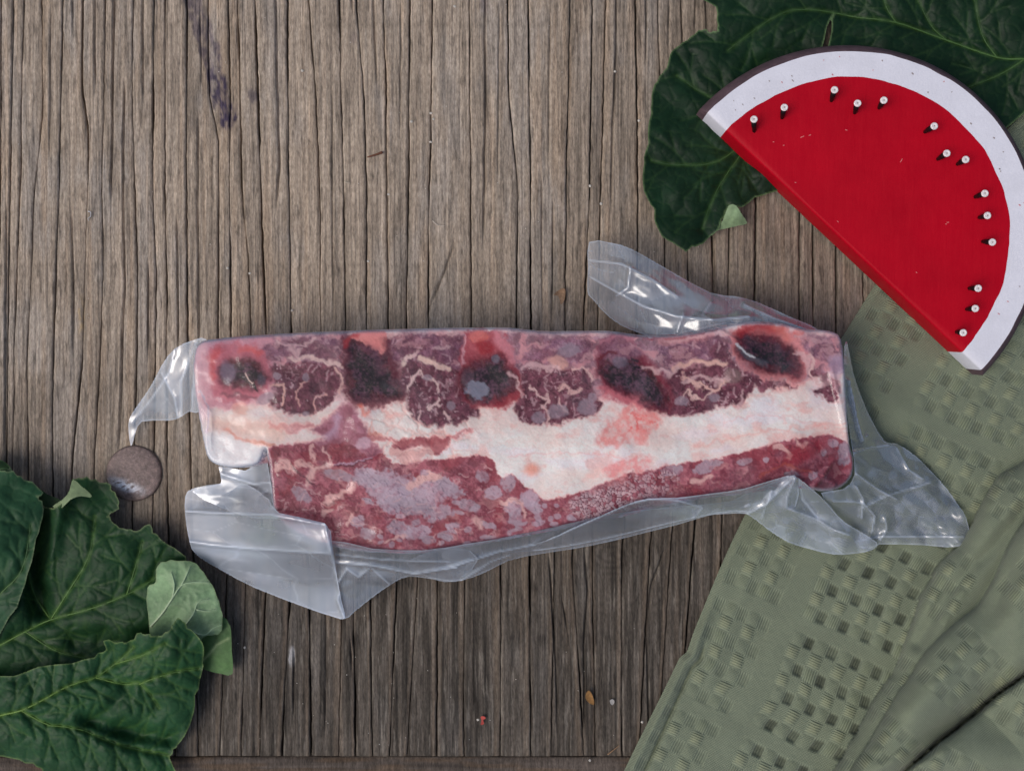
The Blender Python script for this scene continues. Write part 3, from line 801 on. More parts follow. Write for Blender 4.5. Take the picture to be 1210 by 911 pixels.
put(lin(150, 60, 70), lm * sm(.55, .70, fbm(X / 24 + 8, Y / 15, 2, 3)), .6)
put(lin(204, 164, 162), lm * sm(.62, .73, fbm((X + 20 * N1) / 18 + 3, (Y + 20 * N2) / 9, 7, 3)), .35)
put(lin(120, 50, 62), lm * sm(.60, .70, fbm(X / 9 + 3, Y / 9, 1, 3)), .5)
frost = lin(178, 167, 179)
rf = np.random.default_rng(5)
FR = [(463, 577, 40, 20, 15), (500, 583, 42, 18, -6), (437, 567, 22, 9, 10), (531, 578, 17, 9, 35), (553, 597, 14, 7, 20), (569, 562, 9, 7, 30), (520, 606, 18, 9, -15),
      (356, 585, 14, 7, 40), (400, 562, 18, 6, 12), (428, 558, 13, 5, 0), (420, 617, 9, 7, 0), (432, 632, 10, 6, 10), (470, 625, 16, 8, 15), (490, 630, 20, 8, -10),
      (583, 583, 11, 8, 0), (606, 600, 10, 11, 0), (609, 614, 9, 8, 0), (578, 622, 7, 4, 10), (535, 622, 9, 4, -5), (524, 634, 10, 5, 0), (551, 644, 5, 4, 0), (577, 636, 9, 3, 0),
      (610, 637, 7, 4, 0), (613, 626, 5, 3, 0), (630, 600, 14, 7, 40), (626, 590, 12, 9, 30), (600, 570, 9, 11, 10), (636, 619, 9, 4, -10), (505, 560, 10, 5, 10), (487, 600, 24, 10, 0), (460, 600, 14, 8, 20),
      (507, 639, 9, 5, 0), (835, 551, 16, 7, -20), (795, 556, 12, 6, -10), (1001, 536, 9, 14, -10), (975, 535, 4, 4, 0), (905, 543, 4, 4, 0), (962, 562, 6, 5, 0), (936, 560, 10, 4, 0), (986, 524, 7, 5, 20), (880, 545, 9, 4, -10)]
for (cx, cy, rx, ry, ro) in FR:
    put(frost * rf.uniform(.82, 1.15), blob(cx, cy, rx, ry, ro, .16, .8) * np.clip(lm + .4, 0, 1) * (.6 + .4 * sm(.3, .5, fbm(X / 6 + cx, Y / 5, 3, 3))), .8)
for i in range(46):
    cx = rf.uniform(420, 690); cy = rf.uniform(590, 650)
    put(frost * rf.uniform(.85, 1.1), blob(cx, cy, rf.uniform(2, 7), rf.uniform(2, 4), rf.uniform(-30, 30), .2, .6) * lm, .7)
for i in range(80):
    cx = rf.uniform(325, 650); cy = rf.uniform(540, 650); L = rf.uniform(4, 12); a = rf.uniform(-.7, .7)
    put(lin(206, 176, 178), line([(cx, cy), (cx + L * math.cos(a), cy + L * math.sin(a))], .7, .7, 5) * lm, .6)
fatc = lin(218, 186, 182)
for pts, w in [([(356, 546), (368, 556), (366, 566), (364, 572)], 4), ([(368, 556), (384, 549), (394, 547)], 2.5), ([(370, 530), (369, 545)], 1.2), ([(382, 530), (388, 540), (394, 546)], 1), ([(334, 544), (344, 552)], 4),
               ([(326, 556), (342, 550)], 3), ([(384, 592), (396, 586), (412, 578), (418, 574)], 3.5), ([(380, 594), (390, 594)], 2), ([(415, 608), (412, 620)], 3), ([(380, 608), (388, 604)], 3.5), ([(466, 536), (490, 540), (505, 534)], 6), ([(484, 574), (500, 568), (514, 562)], 5), ([(508, 556), (512, 562)], 4), ([(607, 590), (620, 604), (622, 612)], 1.6), ([(596, 596), (606, 592)], 3.5), ([(564, 614), (568, 622)], 3.5), ([(455, 640), (480, 636)], 1.2), ([(820, 570), (842, 562)], 3), ([(918, 528), (932, 535), (930, 541)], 3), ([(940, 522), (952, 528)], 2)]:
    put(fatc * (.94 + .1 * rf.random()), line(pts, w, 1.5, 5), .9)
put(lin(86, 40, 52), line([(344, 548), (356, 560), (372, 574)], 1.1, .9, 3), .7); put(lin(96, 46, 58), line([(396, 549), (416, 550), (440, 541)], 1.0, .8, 2), .8)
put(lin(190, 170, 190), line([(396, 547), (418, 548), (438, 540)], .8, .6, 2), .7); put(lin(120, 20, 30), blob(326, 535, 7, 8), .7); put(lin(100, 40, 54), line([(400, 590), (388, 596), (378, 592)], .9, .7, 3), .6)
put(lin(158, 36, 52), lm * blob(949, 536, 30, 9, -22, .5), .6); put(lin(176, 90, 70), line([(900, 562), (930, 550), (960, 558)], 1.2, 1), .5); put(lin(120, 30, 40), blob(976, 575, 9, 5), .7)
# crystalline grains
f1, f2, idv = worley(X / 4.6, Y / 4.2, 5)
gm = np.maximum(mask([(676, 590), (700, 582), (728, 574), (750, 580), (750, 600), (730, 612), (690, 616), (672, 606)], 5, 6), .75 * mask([(728, 572), (775, 556), (800, 556), (806, 572), (780, 590), (745, 602)], 6, 8))
gcol = lin(196, 176, 182)[None] * (.7 + .4 * idv)[:, None]
gcol = np.where((f2 - f1)[:, None] < .10, lin(118, 62, 74)[None], gcol)
put(gcol, gm * sm(.2, .6, idv + .3 * sm(740, 700, X)), .9)
REL += 0.0005 * gm * sm(0, .4, f2 - f1)
# blood flush on the fat
put(lin(228, 150, 146), mask([(742, 480), (766, 484), (778, 494), (772, 506), (766, 522), (748, 520), (730, 526), (708, 528), (706, 510), (722, 500)], 5, 9) * (.35 + .65 * sm(.25, .7, fbm(X / 5, Y / 5, 2, 4))), .85)
put(lin(206, 108, 106), mask([(748, 488), (772, 490), (770, 504), (752, 512), (740, 506)], 5, 9) * sm(.5, .66, fbm(X / 3.5, Y / 3.5, 6, 3)), .7)
put(lin(220, 146, 146), mask([(712, 556), (728, 544), (768, 538), (772, 550), (748, 560), (722, 566)], 4, 8) * (.35 + .65 * sm(.25, .65, fbm(X / 5 + 3, Y / 5, 3, 4))), .8)
put(lin(228, 150, 128), blob(629, 555, 9, 7, 0, .6), .75); put(lin(206, 140, 132), line([(856, 500), (900, 492), (990, 506)], 1, 1, 6), .25)
put(lin(216, 176, 168), line([(820, 528), (900, 510), (1000, 500)], 1.2, 1.2, 4), .5); put(lin(204, 170, 170), line([(600, 540), (680, 536), (740, 540)], .8, .8, 4), .35)
# fibrous feathering of muscle into fat
sp = np.maximum(sm(.6, .75, fbm(X / 2, Y / 2, 1, 3)) * .12, 0)
put(lin(196, 150, 150), sp * (1 - lm))
# relief
REL = REL + REL_L * (1 - lm) * (1 - upper) + 0.0002 * n1 * (1 + lm + upper) + 0.0006 * N1 - 0.0004 * upper + 0.0003 * sm(.5, .7, LT) * lm
Z = zprof(msd, X, Y) + REL * sm(0, 12, msd)
V = P(X, Y, np.full_like(X, ZM)); V[:, 2] = Z
F = grid_faces(*shp)
F = F[(msd[F] > -5).any(1)]
# smooth normals of the whole slab so that the parts meet without seams
Zg = Z.reshape(shp); kx = S * (H - ZM) / H
gxn = np.gradient(Zg, kx * step, axis=1); gyn = np.gradient(Zg, kx * step, axis=0)
NR = np.stack([-gxn, gyn, np.ones(shp)], -1).reshape(-1, 3); NR /= np.linalg.norm(NR, axis=1)[:, None]
reg = np.zeros(len(X), int)
reg[upper > .5] = 1; reg[lower > .5] = 2
for i in range(5): reg[BONEM[i] > .5] = 3 + i
def majority(f):
    r = reg[f]; s = np.sort(r, 1); return s[:, 1]
fr = majority(F)
lum_ = COLR @ np.array([.25, .6, .15])
COLR = np.clip(lum_[:, None] + (COLR - lum_[:, None]) * 1.12, .002, 1) * (1.08 - .22 * sm(.30, .02, lum_))[:, None]
beef_loc = tuple(P(620, 510, 0.0))
beef = thing('beef_rib_slab', beef_loc, 'raw beef short rib slab with five dark bone ends and a white fat band', 'meat')
for rid, nm, lb in [(0, 'fat', 'pinkish white fat band'), (1, 'lean_meat', 'dark purple marbled muscle between the bones'), (2, 'lean_meat', 'rosy red lean sheet with frosty patches')] + [(3 + i, 'bone', None) for i in range(5)]:
    f = F[fr == rid]
    v, f2_, c_, nr = compact(V, f, COLR, NR)
    o = mesh_np(nm, v, f2_, M_meat, beef, np.clip(c_ * np.array([1.12, 1.05, 1.05]), .003, .9), normals=nr)
    if lb: o['label'] = lb

# ================================================================== vacuum bag
bag = thing('plastic_bag', beef_loc, 'clear vacuum-sealed plastic bag with loose crinkled flaps around the raw beef', 'plastic bag')
X2, Y2, F2, s2 = poly_sheet(smooth_poly([(x + (6 if x > 620 else -6) * (abs(x - 620) > 340), y + (3 if y > 520 else -3)) for x, y in MEAT[::3]], 2), 2.2)
m2 = sdf(MEAT, X2, Y2)
zf = zprof(m2, X2, Y2) + 0.0011 + 0.0006 * (fbm(X2 / 22, Y2 / 14, 2, 3) - .5)
for pts, h, w in [([(230, 470), (246, 490), (244, 545)], .0010, 2), ([(316, 530), (322, 606)], .0014, 2), ([(846, 390), (880, 412), (905, 432)], .0012, 2), ([(980, 440), (1000, 520), (1012, 560)], .0012, 3),
                  ([(390, 549), (440, 542), (520, 540)], .0007, 2), ([(960, 580), (985, 545), (1010, 540)], .0014, 3), ([(960, 560), (990, 575)], .001, 2), ([(330, 560), (420, 600), (520, 610)], .0004, 2), ([(700, 400), (760, 400), (850, 394)], .0006, 2)]:
    zf += h * np.exp(-seg_dist(pts, X2, Y2) / w) * sm(-3, 6, m2)
Vf = P(X2, Y2, np.full_like(X2, ZM)); Vf[:, 2] = zf
milk = 0.015 + 0.42 * sm(6, -1, m2) + .03 * sm(.5, .75, fbm(X2 / 20, Y2 / 20, 3, 3)) + .12 * sm(300, 236, X2) * sm(20, 0, m2)
mesh_np('film', Vf, F2, M_film, bag, attrs={'milk': milk})

def flap(poly, ctrl, creases=(), milk=.26, wr=.0012, edge=.22, step=1.8, ws=(34, 18), rot=0, sm_n=3, seed=0, mk=()):
    q = smooth_poly(poly, sm_n) if sm_n else poly
    X, Y, F, sd = poly_sheet(q, step)
    z = rbf([(a, b, c / 1000) for a, b, c in ctrl])(X, Y)
    c, s = math.cos(math.radians(rot)), math.sin(math.radians(rot))
    U = (X * c + Y * s) / ws[0]; Vv = (-X * s + Y * c) / ws[1]
    rg = 1 - np.abs(2 * fbm(U + seed, Vv, seed % 8, 3) - 1)
    f1_, f2_, _ = worley(U * .8 + .6 * vnoise(U, Vv, 2), Vv * .8, seed % 8)
    z = z + wr * .45 * (rg - .7) - wr * .9 * f1_
    fold_w = np.exp(-((f2_ - f1_) / .03) ** 2)
    mm = np.full(len(X), milk * .98) * (.75 + .5 * fbm(X / 25, Y / 25, (seed + 1) % 8, 3))
    mm = mm + .10 * fold_w
    for pts, h, w in creases:
        d = seg_dist(pts, X, Y)
        z = z + h / 1000 * np.exp(-d / w)
        mm = mm + .30 * np.exp(-(d / 1.1) ** 2)
    for (cx, cy, rx, ry, k) in mk:
        mm = mm + k * np.exp(-((X - cx) / rx) ** 2 - ((Y - cy) / ry) ** 2)
    mm = mm + edge * sm(2.0, .2, sd)
    z = np.maximum(z, 0.0012)
    return mesh_np('flap', P(X, Y, z), F, M_flap, bag, attrs={'milk': np.clip(mm, 0, .95)})

# upper flap
flap([(696, 286), (722, 287), (748, 295), (790, 319), (840, 346), (868, 350), (895, 357), (935, 375), (968, 390), (940, 396), (890, 398), (850, 398), (790, 402), (748, 391), (722, 377), (700, 354), (694, 344), (695, 315)],
     [(696, 286, 8), (694, 344, 3), (748, 295, 22), (722, 377, 10), (735, 330, 26), (790, 319, 22), (790, 360, 32), (748, 391, 22), (840, 346, 24), (840, 375, 36), (895, 357, 26), (895, 375, 36), (790, 402, 34), (850, 396, 38), (890, 398, 39), (940, 396, 38), (968, 390, 34)],
     [([(697, 308), (735, 312), (770, 330), (800, 350)], 2.2, 4), ([(698, 328), (730, 346), (760, 362), (800, 374), (840, 378), (885, 374)], 3.0, 5), ([(745, 315), (742, 340), (728, 350)], 1.8, 3), ([(800, 392), (808, 370)], 1.5, 3), ([(840, 358), (830, 372), (842, 378)], 1.5, 3), ([(880, 360), (915, 376), (960, 392)], 2, 3)],
     milk=.30, wr=.0022, rot=28, seed=1, sm_n=2, mk=[(800, 358, 40, 12, .12)])
# left flap with its hanging corner
flap([(244, 401), (228, 402), (206, 412), (192, 430), (178, 456), (163, 478), (153, 494), (152, 510), (155, 528), (160, 512), (168, 498), (198, 497), (212, 494), (224, 486), (234, 488), (240, 470), (236, 430)],
     [(244, 401, 36), (206, 412, 28), (178, 456, 18), (152, 500, 6), (155, 528, 3), (168, 498, 6), (198, 497, 14), (224, 486, 24), (234, 488, 28), (240, 450, 36), (200, 460, 22)],
     [([(206, 413), (200, 440), (180, 470), (156, 500)], 1.5, 4), ([(232, 405), (214, 450), (214, 492)], -1.5, 5), ([(190, 440), (206, 470), (210, 492)], 1.5, 4), ([(232, 410), (226, 486)], 2, 3)],
     milk=.34, wr=.0016, rot=-60, seed=2, sm_n=2, mk=[(196, 455, 14, 20, .12), (180, 480, 20, 8, .1)])
# film gathered in the notch at the left end
flap([(258, 551), (290, 556), (316, 545), (324, 606), (338, 612), (300, 612), (262, 600), (226, 580), (262, 571)],
     [(258, 551, 16), (290, 556, 18), (316, 545, 30), (324, 606, 30), (300, 612, 14), (262, 600, 12), (226, 580, 12), (262, 571, 14)],
     [([(262, 560), (300, 572), (318, 570)], 2, 3), ([(300, 600), (306, 585), (316, 580)], 2, 3)], milk=.42, wr=.0018, seed=3, sm_n=2, mk=[(280, 560, 14, 6, .3)])
# lower left flap, folded over itself
flap([(219, 586), (228, 577), (262, 571), (292, 572), (318, 590), (330, 606), (384, 618), (392, 640), (398, 680), (404, 712), (408, 731), (392, 728), (362, 718), (300, 694), (262, 674), (232, 656), (224, 640), (219, 610)],
     [(219, 586, 6), (228, 577, 8), (292, 572, 18), (330, 606, 43), (350, 625, 43), (384, 618, 44), (384, 646, 43), (350, 640, 40), (392, 650, 40), (398, 685, 22), (408, 731, 12), (362, 718, 10), (300, 694, 8), (232, 656, 5), (222, 625, 6), (290, 640, 18), (340, 670, 20), (260, 605, 14)],
     [([(220, 604), (262, 606), (320, 608), (384, 620)], 2.2, 3), ([(224, 640), (250, 644), (300, 648), (390, 654)], 1.8, 4), ([(384, 618), (396, 672), (402, 700), (399, 708), (407, 730)], 1.6, 2)],
     milk=.44, wr=.0013, rot=8, seed=4, ws=(60, 22), sm_n=2, mk=[(260, 650, 40, 8, .2), (310, 655, 60, 6, .12), (225, 590, 10, 15, .12), (275, 590, 50, 13, -.28), (330, 690, 60, 10, -.12)])
# corner beside it, double sheet
flap([(386, 638), (440, 648), (500, 650), (540, 646), (566, 660), (540, 687), (510, 684), (484, 681), (466, 688), (440, 706), (420, 722), (407, 731), (402, 706), (396, 676)],
     [(386, 638, 41), (440, 648, 40.5), (440, 660, 34), (500, 650, 40.5), (500, 662, 34), (540, 646, 40.5), (540, 660, 32), (540, 687, 20), (484, 681, 20), (440, 706, 14), (407, 731, 10), (396, 676, 24), (440, 680, 22)],
     [([(392, 664), (440, 668), (490, 678), (540, 670)], 2.5, 3), ([(398, 690), (410, 672), (424, 682), (436, 672)], 2.2, 3), ([(440, 672), (460, 690)], 1.6, 3), ([(396, 655), (460, 662), (540, 664)], 1.2, 2)],
     milk=.24, wr=.0018, rot=5, seed=5, sm_n=2, mk=[(455, 676, 26, 8, .28), (415, 672, 12, 8, .2)])
# long lower skirt below the slab
flap([(480, 664), (520, 648), (580, 638), (640, 626), (700, 612), (760, 602), (830, 596), (890, 590), (894, 600), (882, 607), (862, 606), (838, 609), (800, 620), (760, 630), (720, 640), (680, 648), (640, 654), (602, 662), (574, 676), (545, 686), (520, 685), (496, 678)],
     [(480, 664, 30), (520, 648, 40.5), (580, 638, 40.5), (580, 650, 32), (640, 626, 40.5), (640, 638, 30), (760, 602, 40), (890, 590, 30), (882, 607, 24), (838, 609, 24), (760, 630, 20), (680, 648, 20), (602, 662, 20), (545, 686, 18), (496, 678, 20)],
     [([(488, 680), (540, 668), (590, 652), (640, 642)], 2.0, 2.5), ([(545, 686), (580, 664), (602, 656)], 1.5, 3)],
     milk=.30, wr=.0016, rot=-14, seed=6, ws=(60, 14), sm_n=2, mk=[(550, 676, 30, 7, .1)])
# lip that laps up over the lower rim of the meat
flap([(590, 652), (640, 640), (676, 624), (708, 610), (740, 596), (766, 589), (800, 588), (840, 583), (880, 577), (930, 562), (942, 566), (940, 600), (900, 606), (868, 604), (820, 612), (760, 626), (700, 640), (640, 650)],
     [(590, 652, 20), (676, 624, 43), (740, 596, 45.5), (700, 618, 44), (800, 588, 45), (800, 598, 43), (880, 577, 45), (930, 562, 47), (940, 600, 30), (868, 604, 28), (760, 626, 24), (640, 650, 24)],
     [([(590, 653), (650, 637), (708, 611), (742, 596), (768, 590), (800, 591), (830, 600), (820, 612)], 1.2, 2)],
     milk=.19, wr=.0010, rot=-14, seed=7, ws=(60, 20), sm_n=2, edge=.45, mk=[(820, 603, 26, 6, .2)])
# crumpled right-hand flap: lower fan
flap([(838, 606), (880, 584), (930, 563), (944, 565), (960, 578), (974, 590), (984, 602), (1000, 618), (1036, 640), (1030, 650), (1010, 654), (985, 655), (955, 648), (930, 640), (905, 624), (882, 607), (862, 607)],
     [(838, 606, 14), (880, 584, 38), (930, 563, 46), (944, 565, 46), (974, 590, 34), (1000, 618, 20), (1036, 640, 12), (985, 655, 14), (930, 640, 18), (882, 607, 26), (928, 600, 30), (955, 625, 16)],
     [([(940, 565), (930, 588), (929, 600), (945, 606), (966, 614), (985, 626), (1003, 632)], 5, 4), ([(935, 566), (905, 596), (882, 608)], 3, 4), ([(944, 566), (948, 590), (966, 612)], -2, 5), ([(912, 580), (900, 612)], 1.5, 3), ([(860, 604), (885, 597)], 2, 3)],
     milk=.32, wr=.0028, rot=40, seed=2, ws=(26, 16), sm_n=2, mk=[(965, 612, 26, 5, .18), (915, 590, 18, 10, .1)])
# crumpled right-hand flap: outer sheet on the towel
flap([(1000, 400), (1008, 440), (1020, 474), (1030, 496), (1046, 522), (1060, 524), (1084, 540), (1100, 556), (1118, 576), (1132, 596), (1142, 612), (1143, 645), (1090, 644), (1040, 643), (1022, 650), (1000, 628), (982, 600), (970, 582), (996, 578), (1010, 560), (1006, 525), (1000, 480), (997, 430)],
     [(1000, 400, 34), (1008, 440, 26), (1030, 496, 16), (1046, 522, 15), (1084, 540, 9), (1118, 576, 7), (1142, 612, 9), (1143, 645, 10), (1090, 644, 6), (1040, 643, 8), (1000, 628, 10), (970, 582, 34), (1012, 560, 34), (1004, 500, 34), (998, 430, 36), (1040, 580, 20), (1080, 600, 12)],
     [([(1004, 450), (1014, 500), (1020, 520), (1026, 514)], 3.5, 2.5), ([(1010, 535), (1030, 528), (1050, 526)], 2.5, 3), ([(1012, 560), (1040, 580), (1060, 590)], 3, 3), ([(1012, 575), (1020, 590), (1018, 612)], 2.5, 2.5), ([(1020, 600), (1050, 585), (1100, 570)], 2.2, 4), ([(1060, 530), (1074, 555), (1090, 566)], 2.5, 4),
      ([(1010, 640), (1040, 634), (1138, 634)], 1.6, 3), ([(985, 592), (1020, 594), (1034, 610), (1030, 630)], 2.5, 3), ([(1046, 612), (1048, 625), (1040, 638)], 2, 2.5)],
     milk=.25, wr=.0034, rot=30, seed=3, ws=(24, 14), sm_n=2, mk=[(1090, 600, 40, 20, .06), (1110, 640, 40, 6, .1)])

# ================================================================== green towel
tow_loc = tuple(P(1010, 700, 0.0))
hem = [(728, 930), (737, 911), (752, 880), (777, 830), (803, 777), (812, 769), (820, 745), (832, 716), (846, 682), (860, 650), (877, 614), (910, 556), (950, 482), (994, 400), (1030, 342), (1075, 285), (1130, 222), (1185, 158), (1215, 128), (1250, 96)]
TP = hem + [(1250, 930)]
TX, TY, TF, tsd = poly_sheet(TP, 1.7)
E1 = [(1260, 505), (1210, 544), (1180, 564), (1160, 590), (1138, 636), (1112, 664), (1092, 700), (1076, 740), (1052, 798), (1020, 850), (985, 911), (970, 940), (1260, 940)]
E2 = [(1260, 560), (1212, 615), (1192, 648), (1166, 698), (1154, 716), (1124, 740), (1097, 767), (1072, 800), (1050, 840), (1022, 880), (1005, 911), (995, 940), (1260, 940)]
E3 = [(1260, 770), (1210, 797), (1172, 826), (1131, 861), (1075, 908), (1050, 940), (1260, 940)]
wx = TX + 8 * (fbm(TX / 40, TY / 40, 1, 3) - .5); wy = TY + 8 * (fbm(TX / 40 + 9, TY / 40, 2, 3) - .5)
s1 = sdf(smooth_poly(E1[:-1], 3, False) + [E1[-1]], wx, wy); s2_ = sdf(smooth_poly(E2[:-1], 3, False) + [E2[-1]], wx, wy); s3 = sdf(smooth_poly(E3[:-1], 3, False) + [E3[-1]], wx, wy)
def rise(s, w):
    t = np.clip(s / w, 0, 1); return np.sqrt(1 - (1 - t) ** 2)
hem_d = seg_dist(hem, TX, TY)
tz = 0.0022 + 0.0012 * sm(0, 9, hem_d) + 0.003 * (fbm(TX / 70, TY / 90, 3, 3) - .35) * sm(0, 80, hem_d)
tz += 0.020 * rise(s1, 46) * (1 - .40 * sm(30, 100, s1))
tz += 0.021 * rise(s2_, 62) * (1 - .35 * sm(60, 140, s2_))
tz += -0.012 * np.exp(-(np.minimum(np.abs(s3), 60) / 2.6) ** 2) - 0.006 * sm(-26, 0, s3) * (s3 < 0) + 0.006 * rise(s3, 16) 
# soft secondary creases
for pts, h, w in [([(1210, 600), (1170, 650), (1120, 700), (1085, 760)], -.004, 9), ([(880, 760), (960, 700), (1060, 660)], -.0012, 14), ([(1080, 840), (1140, 790), (1210, 700)], .003, 16), ([(1000, 420), (1060, 480), (1150, 560)], .0012, 18), ([(830, 830), (880, 700), (905, 640)], .0008, 8)]:
    tz += h * np.exp(-(seg_dist(pts, TX, TY) / w) ** 2)
# rolled hem with its stitched furrow
tz += 0.0026 * np.exp(-((hem_d - 9) / 6) ** 2) * sm(700, 760, TY)
fur = np.abs(hem_d - 17 - 6 * sm(720, 900, TY) * sm(900, 730, TX))
tz -= 0.0035 * np.exp(-(fur / 1.5) ** 2) * sm(755, 775, TY)
# fabric coordinates: u along the hem, v across it
reg_t = (s1 > 0).astype(int) + (s2_ > 0) + (s3 > 0)
an = np.radians(np.choose(reg_t, [-66.0, -58.0, -48.0, -62.0]))
uu = TX * np.cos(an) + TY * np.sin(an) + np.choose(reg_t, [0, 37, 11, 60])
vv = -TX * np.sin(an) + TY * np.cos(an) + np.choose(reg_t, [0, 21, 53, 14])
uu = uu + 5 * (fbm(TX / 50, TY / 50, 4, 2) - .5); vv = vv + 5 * (fbm(TX / 50 + 5, TY / 50, 6, 2) - .5)
vv = np.where(reg_t == 0, hem_d + 4 * (fbm(TX / 50 + 5, TY / 50, 6, 2) - .5) - 9, vv)
cu, cv = uu / 17.5, vv / 14.5
iu, iv = np.floor(cu).astype(int), np.floor(cv).astype(int)
fu, fv = cu - iu, cv - iv
def win(f): return sm(.02, .26, f) * sm(.98, .74, f)
wn_ = win(fu) * win(fv)
plain_v = np.where(reg_t == 0, (iv < 0) | ((iv >= 5) & (iv < 7)) | (iv == 16), np.mod(iv, 12) > 9)
blk = (np.mod(iu, 8) < np.where(reg_t == 0, 7, 5)) & ~plain_v
dk = (np.mod(iu, 2) == 0) & (np.mod(iv, 2) == 0) & blk
lt = (np.mod(iu, 2) == 1) & (np.mod(iv, 2) == 1) & blk
hd = (np.mod(iu, 2) == 0) & (np.mod(iv, 2) == 1) & blk
bump_ = np.sin(np.pi * np.clip(fu, 0, 1)) * np.sin(np.pi * np.clip(fv, 0, 1))
zone = .30 + .70 * sm(75, 110, hem_d) * sm(540, 640, TY) * (s1 < 0) + .05 * (s1 >= 0) + .2 * sm(640, 540, TY)
tz += 0.0015 * lt * bump_ ** .6 - 0.0016 * zone * dk * wn_ + 0.0009 * hd * bump_ ** .7 - 0.0003 * blk
tz += 0.00025 * (fbm(TX / 4, TY / 4, 2, 2) - .5)
base = lin(126, 135, 114)
rr = RT[3][iu & 255, iv & 255]
tc = base[None] * (.92 + .16 * fbm(TX / 30, TY / 30, 5, 3))[:, None]
tc = tc * np.where(dk, 1 - np.clip(.56 * zone * (.55 + .6 * rr), 0, .75) * wn_, 1)[:, None]
tc = tc + (lin(150, 152, 118) - tc) * (lt * wn_ * .35)[:, None]
tc = tc + (lin(112, 120, 84) - tc) * (hd * wn_ * .25 * rr)[:, None]
fdir = np.where(dk, 1.0, np.where(lt, -1.0, np.where(hd & (rr > .6), 1.0, 0.0)))
towel = mesh_np('dish_towel', P(TX, TY, np.maximum(tz, .0006)), TF, M_towel, None, tc,
                {'uvw': np.stack([uu, vv, 0 * uu], -1), 'float_dir': fdir}, origin=tow_loc)
tag(towel, 'sage green woven cotton towel rumpled into folds under the plastic bag', 'towel')

